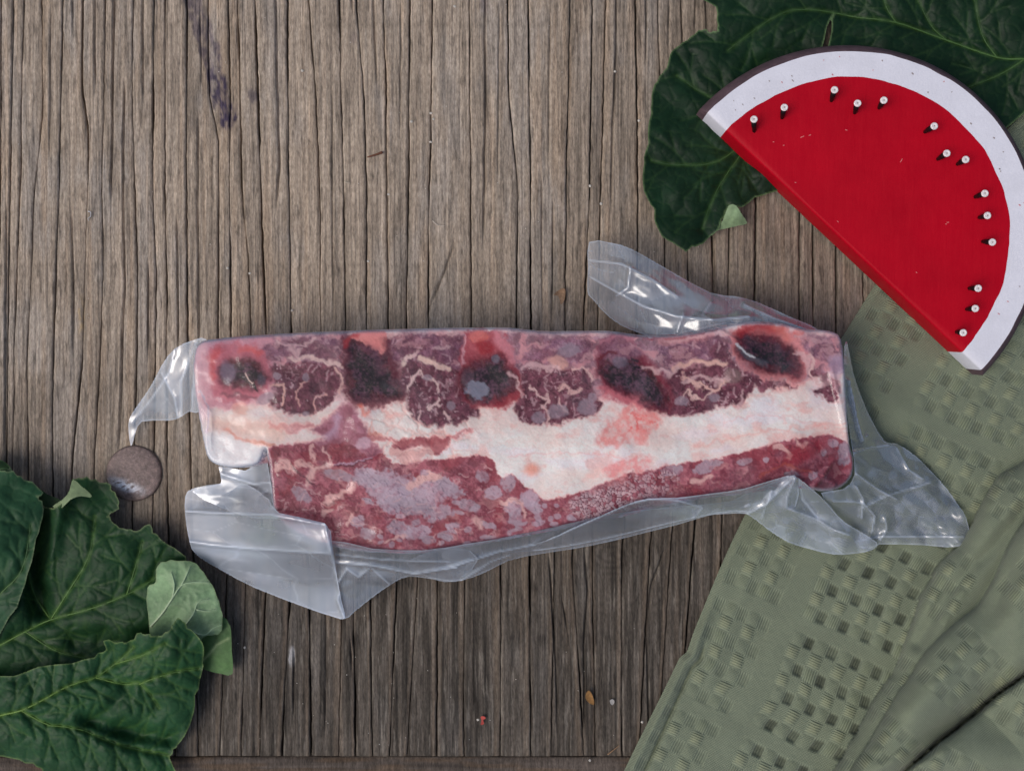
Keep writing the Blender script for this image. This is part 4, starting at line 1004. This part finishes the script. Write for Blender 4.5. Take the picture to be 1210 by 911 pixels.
# ================================================================== leaves
def leaf(label, poly, ctrl, veins, base, veinc, quilt=.0022, ter=14, step=1.6, seed=0, branch=34, blen=46, creases=(), tipc=None, smn=3, vr=1.4, under=False, jag=2.2, edge_c=None, sec_w=1.3, grp=None, extra=None):
    q = smooth_poly(poly, smn)
    rs = np.random.default_rng(seed + 50)
    if jag:
        q = [(x + jag * rs.uniform(-1, 1), y + jag * rs.uniform(-1, 1)) for x, y in q]
    X, Y, F, sd = poly_sheet(q, step)
    hf = rbf([(a, b, c / 1000) for a, b, c in ctrl])
    secs = []
    for v in veins:
        vp = smooth_poly([p[:2] for p in v], 4, False)
        A = np.array(vp); acc = 0; side = 1
        for i in range(1, len(A)):
            t = A[i] - A[i - 1]; L = np.linalg.norm(t); acc += L
            if acc > branch * .5:
                acc = 0; side = -side
                th = math.atan2(t[1], t[0]) + side * rs.uniform(.75, 1.15)
                p = A[i].copy(); br = [tuple(p)]
                for k in range(5):
                    p = p + np.array([math.cos(th), math.sin(th)]) * blen / 5 * rs.uniform(.8, 1.2); th -= side * .10; br.append(tuple(p))
                secs.append(br)
                # one fork
                p = np.array(br[2]); th2 = th + side * .9; b2 = [tuple(p)]
                for k in range(3):
                    p = p + np.array([math.cos(th2), math.sin(th2)]) * blen / 6; b2.append(tuple(p))
                secs.append(b2)
    dm = np.full(len(X), 1e3)
    for v in veins: dm = np.minimum(dm, seg_dist(smooth_poly([p[:2] for p in v], 4, False), X, Y))
    ds = np.full(len(X), 1e3)
    for b in secs: ds = np.minimum(ds, seg_dist(b, X, Y))
    wxx = X + 10 * (fbm(X / 18, Y / 18, seed % 8, 2) - .5); wyy = Y + 10 * (fbm(X / 18 + 7, Y / 18, (seed + 2) % 8, 2) - .5)
    f1, f2, _ = worley(wxx / ter, wyy / ter, seed % 8)
    te = sm(0.0, .28, f2 - f1)
    sgn = -1 if under else 1
    def height(x, y, d1, d2, t):
        return hf(x, y) + sgn * quilt * (1 - np.exp(-d1 / 9)) + sgn * quilt * .55 * (1 - np.exp(-d2 / 6)) + sgn * quilt * .10 * (t - 1)
    z = height(X, Y, dm, ds, te) + .009 * (fbm(X / 48, Y / 48, (seed + 1) % 8, 2) - .5) * sm(0, 40, dm)
    z = z + .0016 * (fbm(X / 16, Y / 16, (seed + 5) % 8, 2) - .5) * sm(14, 0, sd)      # frilled rim
    for pts, h, w in creases:
        z = z + h / 1000 * np.exp(-(seg_dist(pts, X, Y) / w) ** 2)
    z = np.maximum(z, .0012)
    b = np.asarray(base); vc = np.asarray(veinc)
    c = b[None] * (.72 + .56 * fbm(X / 28, Y / 28, (seed + 4) % 8, 4))[:, None]
    if extra is not None: c = extra(X, Y, c)
    c = c + (vc - c) * (np.exp(-(ds / sec_w) ** 2) * .16 + np.exp(-(dm / (sec_w + .8)) ** 2) * .45)[:, None]
    c = c + (vc - c) * ((1 - sm(0, .10, f2 - f1)) * .10)[:, None]
    c = c + ((edge_c if edge_c is not None else vc) - c) * (sm(2.0, .3, sd) * .75)[:, None]
    cx, cy = X.mean(), Y.mean()
    root = thing('leaf', tuple(P(cx, cy, 0.0)), label, 'leaf', grp)
    Vt = P(X, Y, z)
    blade = mesh_np('blade', Vt, F, M_leaf, root, c)
    for i, v in enumerate(veins):
        vp = np.array(smooth_poly([p[:2] for p in v], 6, False))
        keep = inside(q, vp[:, 0], vp[:, 1])
        if keep.sum() < 4: continue
        vp = vp[keep]
        d = ((vp[:, None, 0] - X[None]) ** 2 + (vp[:, None, 1] - Y[None]) ** 2)
        zz = z[d.argmin(1)]
        zz = np.convolve(np.pad(zz, 2, mode='edge'), np.ones(5) / 5, 'valid') + .0003
        r = np.linspace(1, .35, len(vp)) * vr * S * (1 if i == 0 else .75)
        tv, tf = tube(P(vp[:, 0], vp[:, 1], zz), r, 6)
        tt = np.r_[np.repeat(np.linspace(0, 1, len(vp)), 6), 0, 1][:, None] * .7 + (.0 if i == 0 else .2)
        mesh_np('midrib' if i == 0 else 'vein', tv, tf, M_vein, blade, vc[None] * (1 - tt) + (b * 1.5)[None] * tt)
    return root

g_dark = lin(44, 72, 48); g_mid = lin(58, 92, 62); v_y = lin(122, 142, 70); v_g = lin(92, 126, 82); pale_e = lin(140, 156, 112)
# --- upper right leaf under the wooden melon
def tone_r(X, Y, c): return c * (1 - .0 * X)[:, None]
leaf('large dark green leaf under the painted wooden melon slice', [(843, -20), (845, 8), (848, 30), (846, 37), (838, 38), (832, 34), (820, 40), (806, 52), (793, 60), (789, 76), (779, 92), (772, 106), (770, 128), (767, 150), (764, 180), (759, 200), (762, 225), (772, 249), (776, 268), (788, 283), (812, 297), (818, 292), (832, 288), (847, 272), (856, 256), (862, 244), (876, 246), (892, 234), (918, 225), (960, 200), (964, 150), (966, 92), (974, 46), (985, 18), (979, 52), (972, 96), (990, 140), (1080, 160), (1130, 165), (1186, 153), (1212, 132), (1250, 130), (1250, -20)],
     [(843, -20, 9), (846, 37, 7), (806, 52, 6), (772, 106, 4), (760, 200, 3), (776, 268, 3), (812, 297, 4), (850, 265, 4), (900, 228, 3), (870, 160, 3), (850, 90, 5), (900, 60, 7), (960, 30, 9), (968, 90, 5), (985, 18, 8), (1050, 60, 9), (1050, 10, 12), (1119, 48, 9), (1178, 68, 9), (1200, 20, 16), (1130, 100, 6), (1186, 150, 6), (1250, 60, 12), (1120, -15, 14), (1000, 130, 4), (1070, 150, 5)],
     [[(1240, 71), (1210, 70), (1178, 68), (1119, 48), (1059, 27), (1014, 21), (988, 16), (960, 12), (930, 14), (900, 30), (860, 60)], [(1210, 71), (1180, 89), (1137, 106), (1100, 120)], [(1119, 48), (1100, 30), (1080, -10)], [(1178, 68), (1160, 40), (1150, -10)], [(1059, 27), (1048, 10), (1040, -15)], [(900, 150), (850, 190), (800, 195), (770, 190)], [(900, 150), (850, 220), (830, 270)], [(920, 130), (850, 120), (800, 90)]],
     lin(17, 44, 25), lin(74, 106, 54), quilt=.0021, seed=3, branch=34, blen=50, vr=1.2, edge_c=lin(112, 138, 92), jag=1.5)
# pale turned-up corner of that leaf
o = None
X, Y, F, sd = poly_sheet(smooth_poly([(861, 243), (870, 243), (877, 254), (883, 264), (872, 267), (850, 272), (847, 273), (855, 258)], 2), 1.5)
z = rbf([(861, 243, .012), (883, 264, .006), (850, 272, .004), (855, 258, .009), (870, 257, .011)])(X, Y) + .0006 * (fbm(X / 5, Y / 5, 1, 2) - .5)
root_leaf = [ob for ob in col.objects if ob.name.startswith('leaf')][0]
mesh_np('turned_corner', P(X, Y, z), F, M_leaf, root_leaf, lin(132, 156, 118)[None] * (.8 + .4 * fbm(X / 6, Y / 6, 3, 3))[:, None])

# --- lower left leaves
leaf('small dark leaf tip behind the other leaves beside the bolt', [(-20, 540), (0, 543), (10, 549), (14, 556), (6, 566), (-20, 575)], [(-20, 540, 4), (0, 543, 5), (14, 556, 3), (6, 566, 3), (-20, 575, 4)], [[(-18, 560), (0, 554), (10, 553)]], lin(38, 66, 44), v_g, seed=1, branch=60, jag=.5)
leaf('broad dark green leaf with frilled rim beside the round bolt', [(-40, 590), (30, 592), (58, 600), (76, 592), (84, 578), (86, 566), (98, 564), (112, 567), (128, 571), (134, 582), (140, 594), (138, 604), (130, 607), (131, 614), (138, 621), (150, 625), (162, 626), (172, 619), (182, 628), (198, 640), (214, 654), (226, 670), (238, 700), (246, 740), (232, 770), (190, 800), (120, 815), (40, 830), (-40, 840)],
     [(-40, 590, 14), (30, 592, 10), (76, 592, 12), (90, 566, 12), (125, 571, 7), (146, 594, 6), (131, 612, 7), (150, 625, 8), (172, 619, 9), (200, 641, 6), (226, 670, 4), (246, 740, 3), (190, 800, 3), (100, 815, 5), (-40, 840, 8), (40, 670, 4), (110, 640, 12), (110, 718, 9), (155, 700, 9), (60, 732, 8), (40, 780, 6), (180, 740, 7), (0, 700, 10)],
     [[(-30, 776), (0, 762), (30, 746), (60, 732), (110, 718), (150, 702), (172, 690), (200, 672)], [(60, 732), (80, 700), (100, 668), (108, 645), (112, 610)], [(150, 702), (160, 670), (168, 640)], [(60, 732), (40, 700), (30, 660)], [(30, 746), (70, 770), (120, 780)]],
     lin(29, 63, 35), lin(100, 134, 64), quilt=.0024, seed=5, branch=40, blen=50, creases=[([(44, 610), (42, 660), (50, 720)], -8, 14), ([(70, 600), (60, 640), (52, 680)], 6, 12), ([(90, 760), (160, 760), (210, 760)], -4, 14)], edge_c=lin(112, 128, 88), vr=1.1)
leaf('greyish green leaf lobe with torn rim lying on the broad leaf', [(-40, 556), (0, 557), (14, 558), (30, 566), (42, 572), (50, 582), (44, 588), (52, 596), (48, 618), (40, 650), (28, 690), (10, 730), (-40, 780)],
     [(-40, 556, 16), (14, 558, 15), (50, 582, 14), (52, 596, 15), (40, 650, 18), (28, 690, 16), (10, 730, 12), (-40, 780, 10), (0, 640, 22), (20, 610, 21)],
     [[(-30, 740), (0, 702), (20, 682), (30, 660), (36, 620)]], lin(44, 82, 54), lin(84, 114, 58), quilt=.0026, seed=6, branch=26, blen=34, edge_c=lin(110, 128, 92), vr=.9)
# pale underside edge rolled up on the broad leaf
broad = [ob for ob in col.objects if ob.name.startswith('leaf')][2]
for poly, ctrl, cc in [([(86, 566), (96, 574), (106, 582), (108, 588), (96, 586), (84, 590), (76, 598), (68, 602), (62, 598), (74, 590), (82, 580)], [(86, 566, .018), (108, 588, .019), (62, 598, .017), (84, 588, .021)], lin(128, 146, 108)),
                       ([(34, 580), (44, 575), (56, 584), (74, 592), (60, 600), (50, 597)], [(34, 580, .012), (44, 575, .011), (74, 592, .012), (50, 597, .013)], lin(52, 72, 44))]:
    X, Y, F, sd = poly_sheet(smooth_poly(poly, 2), 1.5)
    z = rbf(ctrl)(X, Y)
    mesh_np('rolled_edge', P(X, Y, z), F, M_leaf, broad, cc[None] * (.8 + .4 * fbm(X / 6, Y / 6, 3, 3))[:, None])
pale = lin(126, 156, 116); palev = lin(178, 196, 160)
pl = leaf('pale green leaf turned underside up with light veins', [(186, 668), (202, 662), (227, 664), (240, 676), (250, 690), (258, 710), (263, 726), (262, 745), (254, 750), (242, 752), (232, 760), (200, 764), (182, 756), (176, 742), (174, 716), (174, 694), (184, 688)],
     [(186, 668, 16), (227, 664, 15), (250, 690, 14), (263, 726, 13), (240, 752, 14), (182, 756, 15), (174, 700, 16), (215, 710, 17)],
     [[(176, 742), (192, 724), (204, 706), (214, 692), (226, 688), (246, 688)], [(204, 706), (206, 690), (202, 676)], [(214, 692), (220, 680), (224, 670)], [(216, 742), (228, 726), (234, 712), (246, 708)], [(232, 720), (244, 722), (254, 720)], [(216, 742), (240, 750), (252, 742), (262, 738)]],
     pale, palev, quilt=.0014, seed=2, branch=30, blen=24, under=True, step=1.5, ter=9, edge_c=lin(120, 140, 100), vr=1.3, jag=.9, sec_w=1.3)
X, Y, F, sd = poly_sheet(smooth_poly([(236, 745), (262, 728), (270, 736), (273, 744), (274, 770), (275, 796), (262, 796), (242, 791), (226, 780)], 2), 1.5)
z = rbf([(236, 745, .008), (273, 744, .009), (275, 796, .006), (226, 780, .004), (255, 770, .008)])(X, Y) + .0012 * (fbm(X / 12, Y / 12, 1, 2) - .5)
dv = seg_dist([(238, 782), (248, 772), (256, 762), (270, 754)], X, Y)
cc = lin(84, 116, 70)[None] * (.8 + .4 * fbm(X / 9, Y / 9, 3, 3))[:, None]
cc = cc + (lin(150, 172, 120) - cc) * np.exp(-(dv / 1.3) ** 2)[:, None]
mesh_np('folded_lobe', P(X, Y, z), F, M_leaf, pl, cc)
leaf('crinkled dark green leaf lapping over the pale leaf and table edge', [(-40, 808), (0, 800), (46, 789), (100, 778), (122, 770), (124, 757), (138, 759), (153, 757), (167, 747), (180, 752), (194, 748), (204, 738), (211, 730), (222, 740), (236, 755), (241, 773), (240, 796), (232, 824), (227, 850), (216, 876), (205, 885), (201, 893), (200, 925), (66, 925), (50, 908), (30, 902), (0, 893), (-40, 888)],
     [(-40, 808, 14), (46, 789, 16), (122, 770, 15), (125, 757, 20), (167, 747, 22), (211, 730, 22), (190, 765, 22), (225, 760, 19), (241, 773, 13), (232, 824, 5), (216, 876, 3), (200, 900, 6), (200, 925, 2), (66, 925, 6), (0, 893, 12), (-40, 888, 14), (25, 838, 20), (75, 813, 19), (113, 800, 17), (165, 808, 16), (130, 840, 14), (185, 850, 9), (60, 870, 16), (140, 880, 12), (150, 862, 7)],
     [[(-35, 856), (0, 845), (25, 839), (50, 827), (75, 813), (96, 805), (113, 800), (136, 784), (150, 772), (158, 764)], [(25, 839), (55, 855), (75, 858), (100, 863), (120, 872), (150, 882), (198, 892)], [(113, 800), (135, 806), (150, 808), (166, 808), (180, 824), (188, 836)], [(165, 808), (185, 800), (215, 792), (234, 790)], [(136, 784), (165, 775), (195, 760)]],
     lin(36, 74, 44), lin(108, 140, 58), quilt=.0031, seed=4, branch=22, blen=42, ter=13, creases=[([(100, 850), (140, 862), (200, 872)], -5, 10), ([(110, 850), (130, 838), (150, 815)], -3, 9)], edge_c=lin(110, 132, 80), vr=1.15)

# ================================================================== painted wooden melon slice
T = 0.018
tilt = math.radians(4.0)
mid = P(997.5, 285.5, T + 0.004)
ex = np.array([0.729, -0.684, 0.0]); ey0 = np.array([0.684, 0.729, 0.0])
ey = ey0 * math.cos(tilt) + np.array([0, 0, math.sin(tilt)]); ez = np.cross(ex, ey)
org = mid - ez * T                       # middle of the cut edge, underside
mpx = S * (H - 0.026) / H
melon_loc = org + ey * 0.03
melon = thing('wooden_melon_slice', tuple(melon_loc), 'painted wooden half-round melon slice, red with white rind band and nail seeds', 'decoration')
RO, RW = 234 * mpx, 223.5 * mpx
def r_red(th): return (193 + 1.8 * (vnoise(th * 6, th * 0 + 2, 3) - .5) * 2 + .6 * (vnoise(th * 25, th * 0 + 4, 2) - .5) * 2) * mpx
def r_rind(th): return RW + mpx * 1.6 * (vnoise(th * 14, th * 0 + 1, 5) - .5)
def band(nm, rin, rout, nr, mat, colf, outer=False):
    ths = np.linspace(0, math.pi, 121)
    rows = []                      # (theta, t offset, z) with chord rows on each side
    bev = [(0.0, 0.0), (0.0, T - .0014), (.0003, T - .0005), (.0011, T)]
    V = []; C = []
    us = np.linspace(0, 1, nr)
    def prof(u, r0, r1):
        r = r0 + (r1 - r0) * u
        return r
    R = []
    for t, z in bev: R.append((0.0, t, z))
    for th in ths[2:-2]: R.append((th, None, T))
    for t, z in bev[::-1]: R.append((math.pi, t, z))
    for th, t, z in R:
        a = np.array([th]); r0 = float(rin(a)[0]); r1 = float(rout(a)[0])
        rr_ = list(r0 + (r1 - r0) * us); zz_ = [z] * nr
        if outer:
            e = RO
            rr_ = [r0, r0 + .0008, r0 + (e - r0) * .55, e - .0004, e, e]
            zz_ = [z, min(z, T - .0004), min(z, T - .0022), min(z, T - .0042), min(z, T - .0055), 0.0]
        for r, q in zip(rr_, zz_):
            if t is None: x, y = r * math.cos(th), max(r * math.sin(th), .0011 + r * .002)
            else: x, y = (r if th == 0 else -r), t
            V.append(org + ex * x + ey * y + ez * q)
            C.append((x / mpx, y / mpx))
    nc = len(V) // len(R)
    F = grid_faces(len(R), nc)[:, ::-1]
    V = np.array(V); C = np.array(C)
    return mesh_np(nm, V, F, mat, melon, colf(C[:, 0], C[:, 1]))
def red_c(x, y):
    c = lin(178, 0, 28)[None] * (.93 + .14 * fbm(x / 50, y / 50, 2, 3))[:, None]
    return c
def white_c(x, y):
    c = lin(226, 226, 236)[None] * (.93 + .1 * fbm(x / 30, y / 30, 4, 3))[:, None]
    return c
def dark_c(x, y): return lin(84, 66, 72)[None] * (.8 + .5 * fbm(x / 20, y / 20, 1, 3))[:, None]
band('flesh', lambda a: 0 * a, r_red, 60, M_red, red_c)
band('rind', r_red, r_rind, 9, M_white, white_c)
band('skin', r_rind, r_rind, 6, M_dark, dark_c, outer=True)
# flat underside and back panel
nb = 60
Vb = [org - ez * 0.0] + [org + ex * RO * math.cos(a) + ey * RO * math.sin(a) for a in np.linspace(0, math.pi, nb)]
mesh_np('back', np.array(Vb), [(0, i + 1, i + 2, i + 3) for i in range(0, nb - 3, 2)] + [(0, nb - 2, nb - 1, nb)], M_dark, melon, np.tile(lin(90, 74, 66), (len(Vb), 1)), smooth=False)

def on_face(px, py, h):
    """point on the plane h above the melon's face seen at this pixel"""
    d = np.array([(px - W / 2) * S, (HH / 2 - py) * S, -H]); c0 = np.array([0, 0, H])
    p0 = org + ez * (T + h)
    t = np.dot(p0 - c0, ez) / np.dot(d, ez)
    return c0 + d * t
NAILS = [((305, 285), (306, 316)), ((378, 257), (372, 284)), ((498, 215), (490, 243)), ((553, 247), (546, 272)), ((616, 240), (604, 260)), ((737, 302), (713, 317)), ((767, 367), (744, 382)), ((812, 382), (791, 394)), ((858, 463), (833, 472)), ((864, 516), (843, 521)), ((876, 580), (851, 578)), ((842, 690), (819, 690)), ((835, 738), (813, 740)), ((806, 796), (789, 794))]
for (hx, hy), (bx, by) in NAILS:
    k = .494
    hp = (740 + hx * k, hy * k); bp = (740 + (hx + (bx - hx) * 1.05) * k, (hy + (by - hy) * 1.05) * k)
    a = on_face(bp[0], bp[1], -0.001); b = on_face(hp[0], hp[1], .0085)
    t = (b - a) / np.linalg.norm(b - a)
    v, f = tube([a, a + (b - a) * .5, b - t * .0006], [.0007, .0012, .0013], 10)
    sh = mesh_np('nail', v, f, M_nail, melon, np.tile(lin(12, 8, 12), (len(v), 1)))
    # round flat head with a raised rim
    prof = [(0.0002, .0009), (.0007, .0009), (.0010, .0010), (.0013, .0011), (.0016, .0008), (.0016, .0004), (.0011, .0002), (.0002, .0002)]
    hv, hf_ = lathe([(r, z) for r, z in prof], 18)
    ax = Vector(ez * .8 + t * .2); q = ax.to_track_quat('Z', 'Y').to_matrix()
    hv = np.array([np.array(q @ Vector(p)) for p in hv]) + (b - t * .0006)
    nc = np.tile(lin(236, 230, 230), (len(hv), 1)); nc[:18] = lin(190, 176, 172)
    mesh_np('nail_head', hv, hf_[:, ::-1], M_nail, sh, nc)
# chips and scuffs where bare paint shows: tiny raised flecks of lighter paint on the face
cr = np.random.default_rng(3)
chips = [(948, 162, 5, -25), (957, 160, 3, -20), (1000, 154, 3, 10), (1065, 190, 5, -60), (1120, 263, 3, 0), (914, 168, 2, 0), (1083, 322, 2, 30), (940, 216, 2, 0), (1118, 265, 2, 0), (990, 262, 2, 40), (926, 172, 2, 0)]
cv, cf = [], []
for px, py, L, an_ in chips:
    a = math.radians(an_); w = .8
    c4 = [(-L / 2, -w / 2), (L / 2, -w / 2.5), (L / 2.2, w / 2), (-L / 2.3, w / 2.2)]
    i0 = len(cv)
    for x, y in c4: cv.append(on_face(px + x * math.cos(a) - y * math.sin(a), py + x * math.sin(a) + y * math.cos(a), .00015))
    cf.append((i0, i0 + 3, i0 + 2, i0 + 1))
ccol = np.tile(lin(226, 130, 130), (len(cv), 1))
for i in range(30):
    th = cr.uniform(.05, 3.1); rr_ = cr.uniform(196, 220); L = cr.uniform(.6, 2.4); i0 = len(cv)
    for x, y in ((-L, -.35), (L, -.4), (L * .8, .4), (-L * .7, .35)):
        cv.append(org + ez * (T + .0002) + ex * ((rr_ + y) * math.cos(th) + x * .7) * mpx + ey * ((rr_ + y) * math.sin(th) + y) * mpx)
    cf.append((i0, i0 + 1, i0 + 2, i0 + 3))
    ccol = np.r_[ccol, np.tile(lin(*( (150, 140, 138) if i % 3 else (196, 120, 124))), (4, 1))]
cc_ = tag(mesh_np('paint_chips', np.array(cv), cf, M_white, melon, ccol, smooth=False), kind='stuff')

# ================================================================== round bolt head in the table
bl = P(159, 559, 0.0)
RB = 32.5 * S
v, f = lathe([(RB * 1.01, -.004), (RB * 1.01, .0006), (RB * .99, .0011), (RB * .93, .0015), (RB * .8, .0021), (RB * .6, .0026), (RB * .35, .0029), (RB * .1, .0030), (.00005, .0030)], 56, bl)
dx = (v[:, 0] - bl[0]) / RB; dy = (v[:, 1] - bl[1]) / RB
# finer dome colour by subdividing rings radially
prof = [(RB * 1.01, -.004), (RB * 1.01, .0007)] + [(RB * math.cos(a), .0008 + .0024 * math.sin(a)) for a in np.linspace(.08, math.pi / 2 - .005, 26)]
v, f = lathe(prof, 96, bl)
dx = (v[:, 0] - bl[0]) / RB; dy = (v[:, 1] - bl[1]) / RB
nn = fbm(dx * 9, dy * 9, 2, 4)
c = lin(128, 110, 104)[None] * (.45 + 1.0 * nn)[:, None]
c = c + (lin(136, 116, 112) - c) * (sm(.5, .7, fbm(dx * 14 + 4, dy * 14, 5, 3)) * .6)[:, None]
st = np.exp(-((dx + .25 + .5 * (dy + .42)) / .42) ** 2 - ((dy + .50 + .25 * dx) / .17) ** 2) * sm(.28, .5, fbm(dx * 6, dy * 16, 3, 4)) * 1.3  # specular highlight at the lower left, painted into the dome colour
c = c + (lin(236, 236, 242) - c) * np.clip(st * 1.1, 0, 1)[:, None]
c = c * (1 - .35 * sm(.93, 1.0, np.hypot(dx, dy)))[:, None]
bolt = mesh_np('bolt_head', v, f, M_rust, None, c, origin=tuple(bl))
tag(bolt, 'round rusty brown bolt head with pale smear of painted highlight set into the table', 'bolt')

# ================================================================== small litter on the boards
def flake(name, label, cat, poly, colr, z0=.0006, th=.0008, curl=.001):
    X, Y, F, sd = poly_sheet(smooth_poly(poly, 3), 1.0)
    cx, cy = X.mean(), Y.mean()
    z = z0 + th + curl * (((X - cx) ** 2 + (Y - cy) ** 2) / 40)
    V = P(X, Y, z); n = len(V)
    Vb = V.copy(); Vb[:, 2] -= th * .6
    c = np.asarray(colr)[None] * (.75 + .5 * fbm(X / 3, Y / 3, 2, 3))[:, None]
    o = mesh_np(name, np.r_[V, Vb], np.r_[F, F[:, ::-1] + n], M_bits, None, np.r_[c, c], origin=tuple(P(cx, cy, 0)))
    return tag(o, label, cat)
flake('seed_husk', 'small tan seed husk on the dark boards near the towel', 'husk', [(693, 818), (697, 816), (701, 824), (702, 832), (697, 831), (692, 825)], lin(150, 112, 68))
flake('pale_chip', 'tiny pale grey chip beside the tan husk', 'chip', [(721, 827), (725, 826), (726, 830), (723, 833), (721, 830)], lin(176, 172, 168))
flake('red_flake', 'tiny pinkish red flake on the dark boards below the meat', 'flake', [(568, 847), (571, 846), (574, 848), (571, 851), (572, 855), (568, 856), (569, 851)], lin(190, 84, 76))
flake('bark_chip', 'small orange-brown bark chip on the boards above the meat', 'chip', [(654, 348), (664, 341), (668, 343), (667, 354), (663, 360), (660, 350)], lin(150, 122, 98))
def stick(name, label, cat, pts, r, colr, z=.0012):
    q = smooth_poly(pts, 4, False)
    v, f = tube([P(x, y, z) for x, y in q], np.linspace(r, r * .5, len(q)) * S, 6)
    cen = v.mean(0); cen[2] = 0
    return tag(mesh_np(name, v, f, M_bits, None, np.tile(colr, (len(v), 1)), origin=tuple(cen)), label, cat)
stick('twig', 'short reddish brown twig lying across a board crack', 'twig', [(452, 180), (444, 183), (434, 186)], 1.6, lin(112, 74, 58))
stick('fibre', 'curled white fibre caught in a crack by the left boards', 'fibre', [(104, 250), (107, 251), (107, 256), (104, 258), (105, 261)], .6, lin(206, 206, 208))
stick('fibre', 'forked pale straw on the bare boards above the meat', 'fibre', [(511, 261), (517, 266), (526, 267)], .6, lin(196, 186, 172))
stick('fibre', 'short pale straw end sticking out beside a dark crack', 'fibre', [(407, 215), (410, 216), (414, 217)], .7, lin(200, 186, 166))
stick('fibre', 'pale splinter at the table edge beside the towel', 'fibre', [(718, 891), (726, 885), (732, 880)], .8, lin(150, 120, 92))
gr = np.random.default_rng(9)
gv, gf = [], []
spots = [(357, 84), (509, 134), (512, 141), (486, 144), (509, 168), (537, 8), (727, 85), (755, 143), (459, 230), (269, 317), (295, 323), (697, 220), (435, 309), (345, 367), (565, 850), (289, 765), (697, 898), (759, 853), (710, 241)] + [(gr.uniform(0, 830), gr.uniform(0, 390)) for _ in range(60)] + [(gr.uniform(250, 760), gr.uniform(700, 890)) for _ in range(34)]
for j, (x, y) in enumerate(spots):
    r = (1.7 if j < 19 else gr.uniform(.3, .7)) * S
    c0 = P(x, y, .0004); i0 = len(gv)
    for k in range(6):
        a = k * math.pi / 3
        gv.append(c0 + np.array([r * math.cos(a) * gr.uniform(.7, 1.2), r * math.sin(a) * gr.uniform(.7, 1.2), 0]))
    gv.append(c0 + np.array([0, 0, r])); 
    for k in range(0, 6, 2): gf.append((i0 + k, i0 + k + 1, i0 + (k + 2) % 6, i0 + 6))
o = mesh_np('grit', np.array(gv), gf, M_bits, None, np.tile(lin(206, 200, 190), (len(gv), 1)))
tag(o, 'fine pale grit scattered over the boards', 'grit', None, 'stuff')
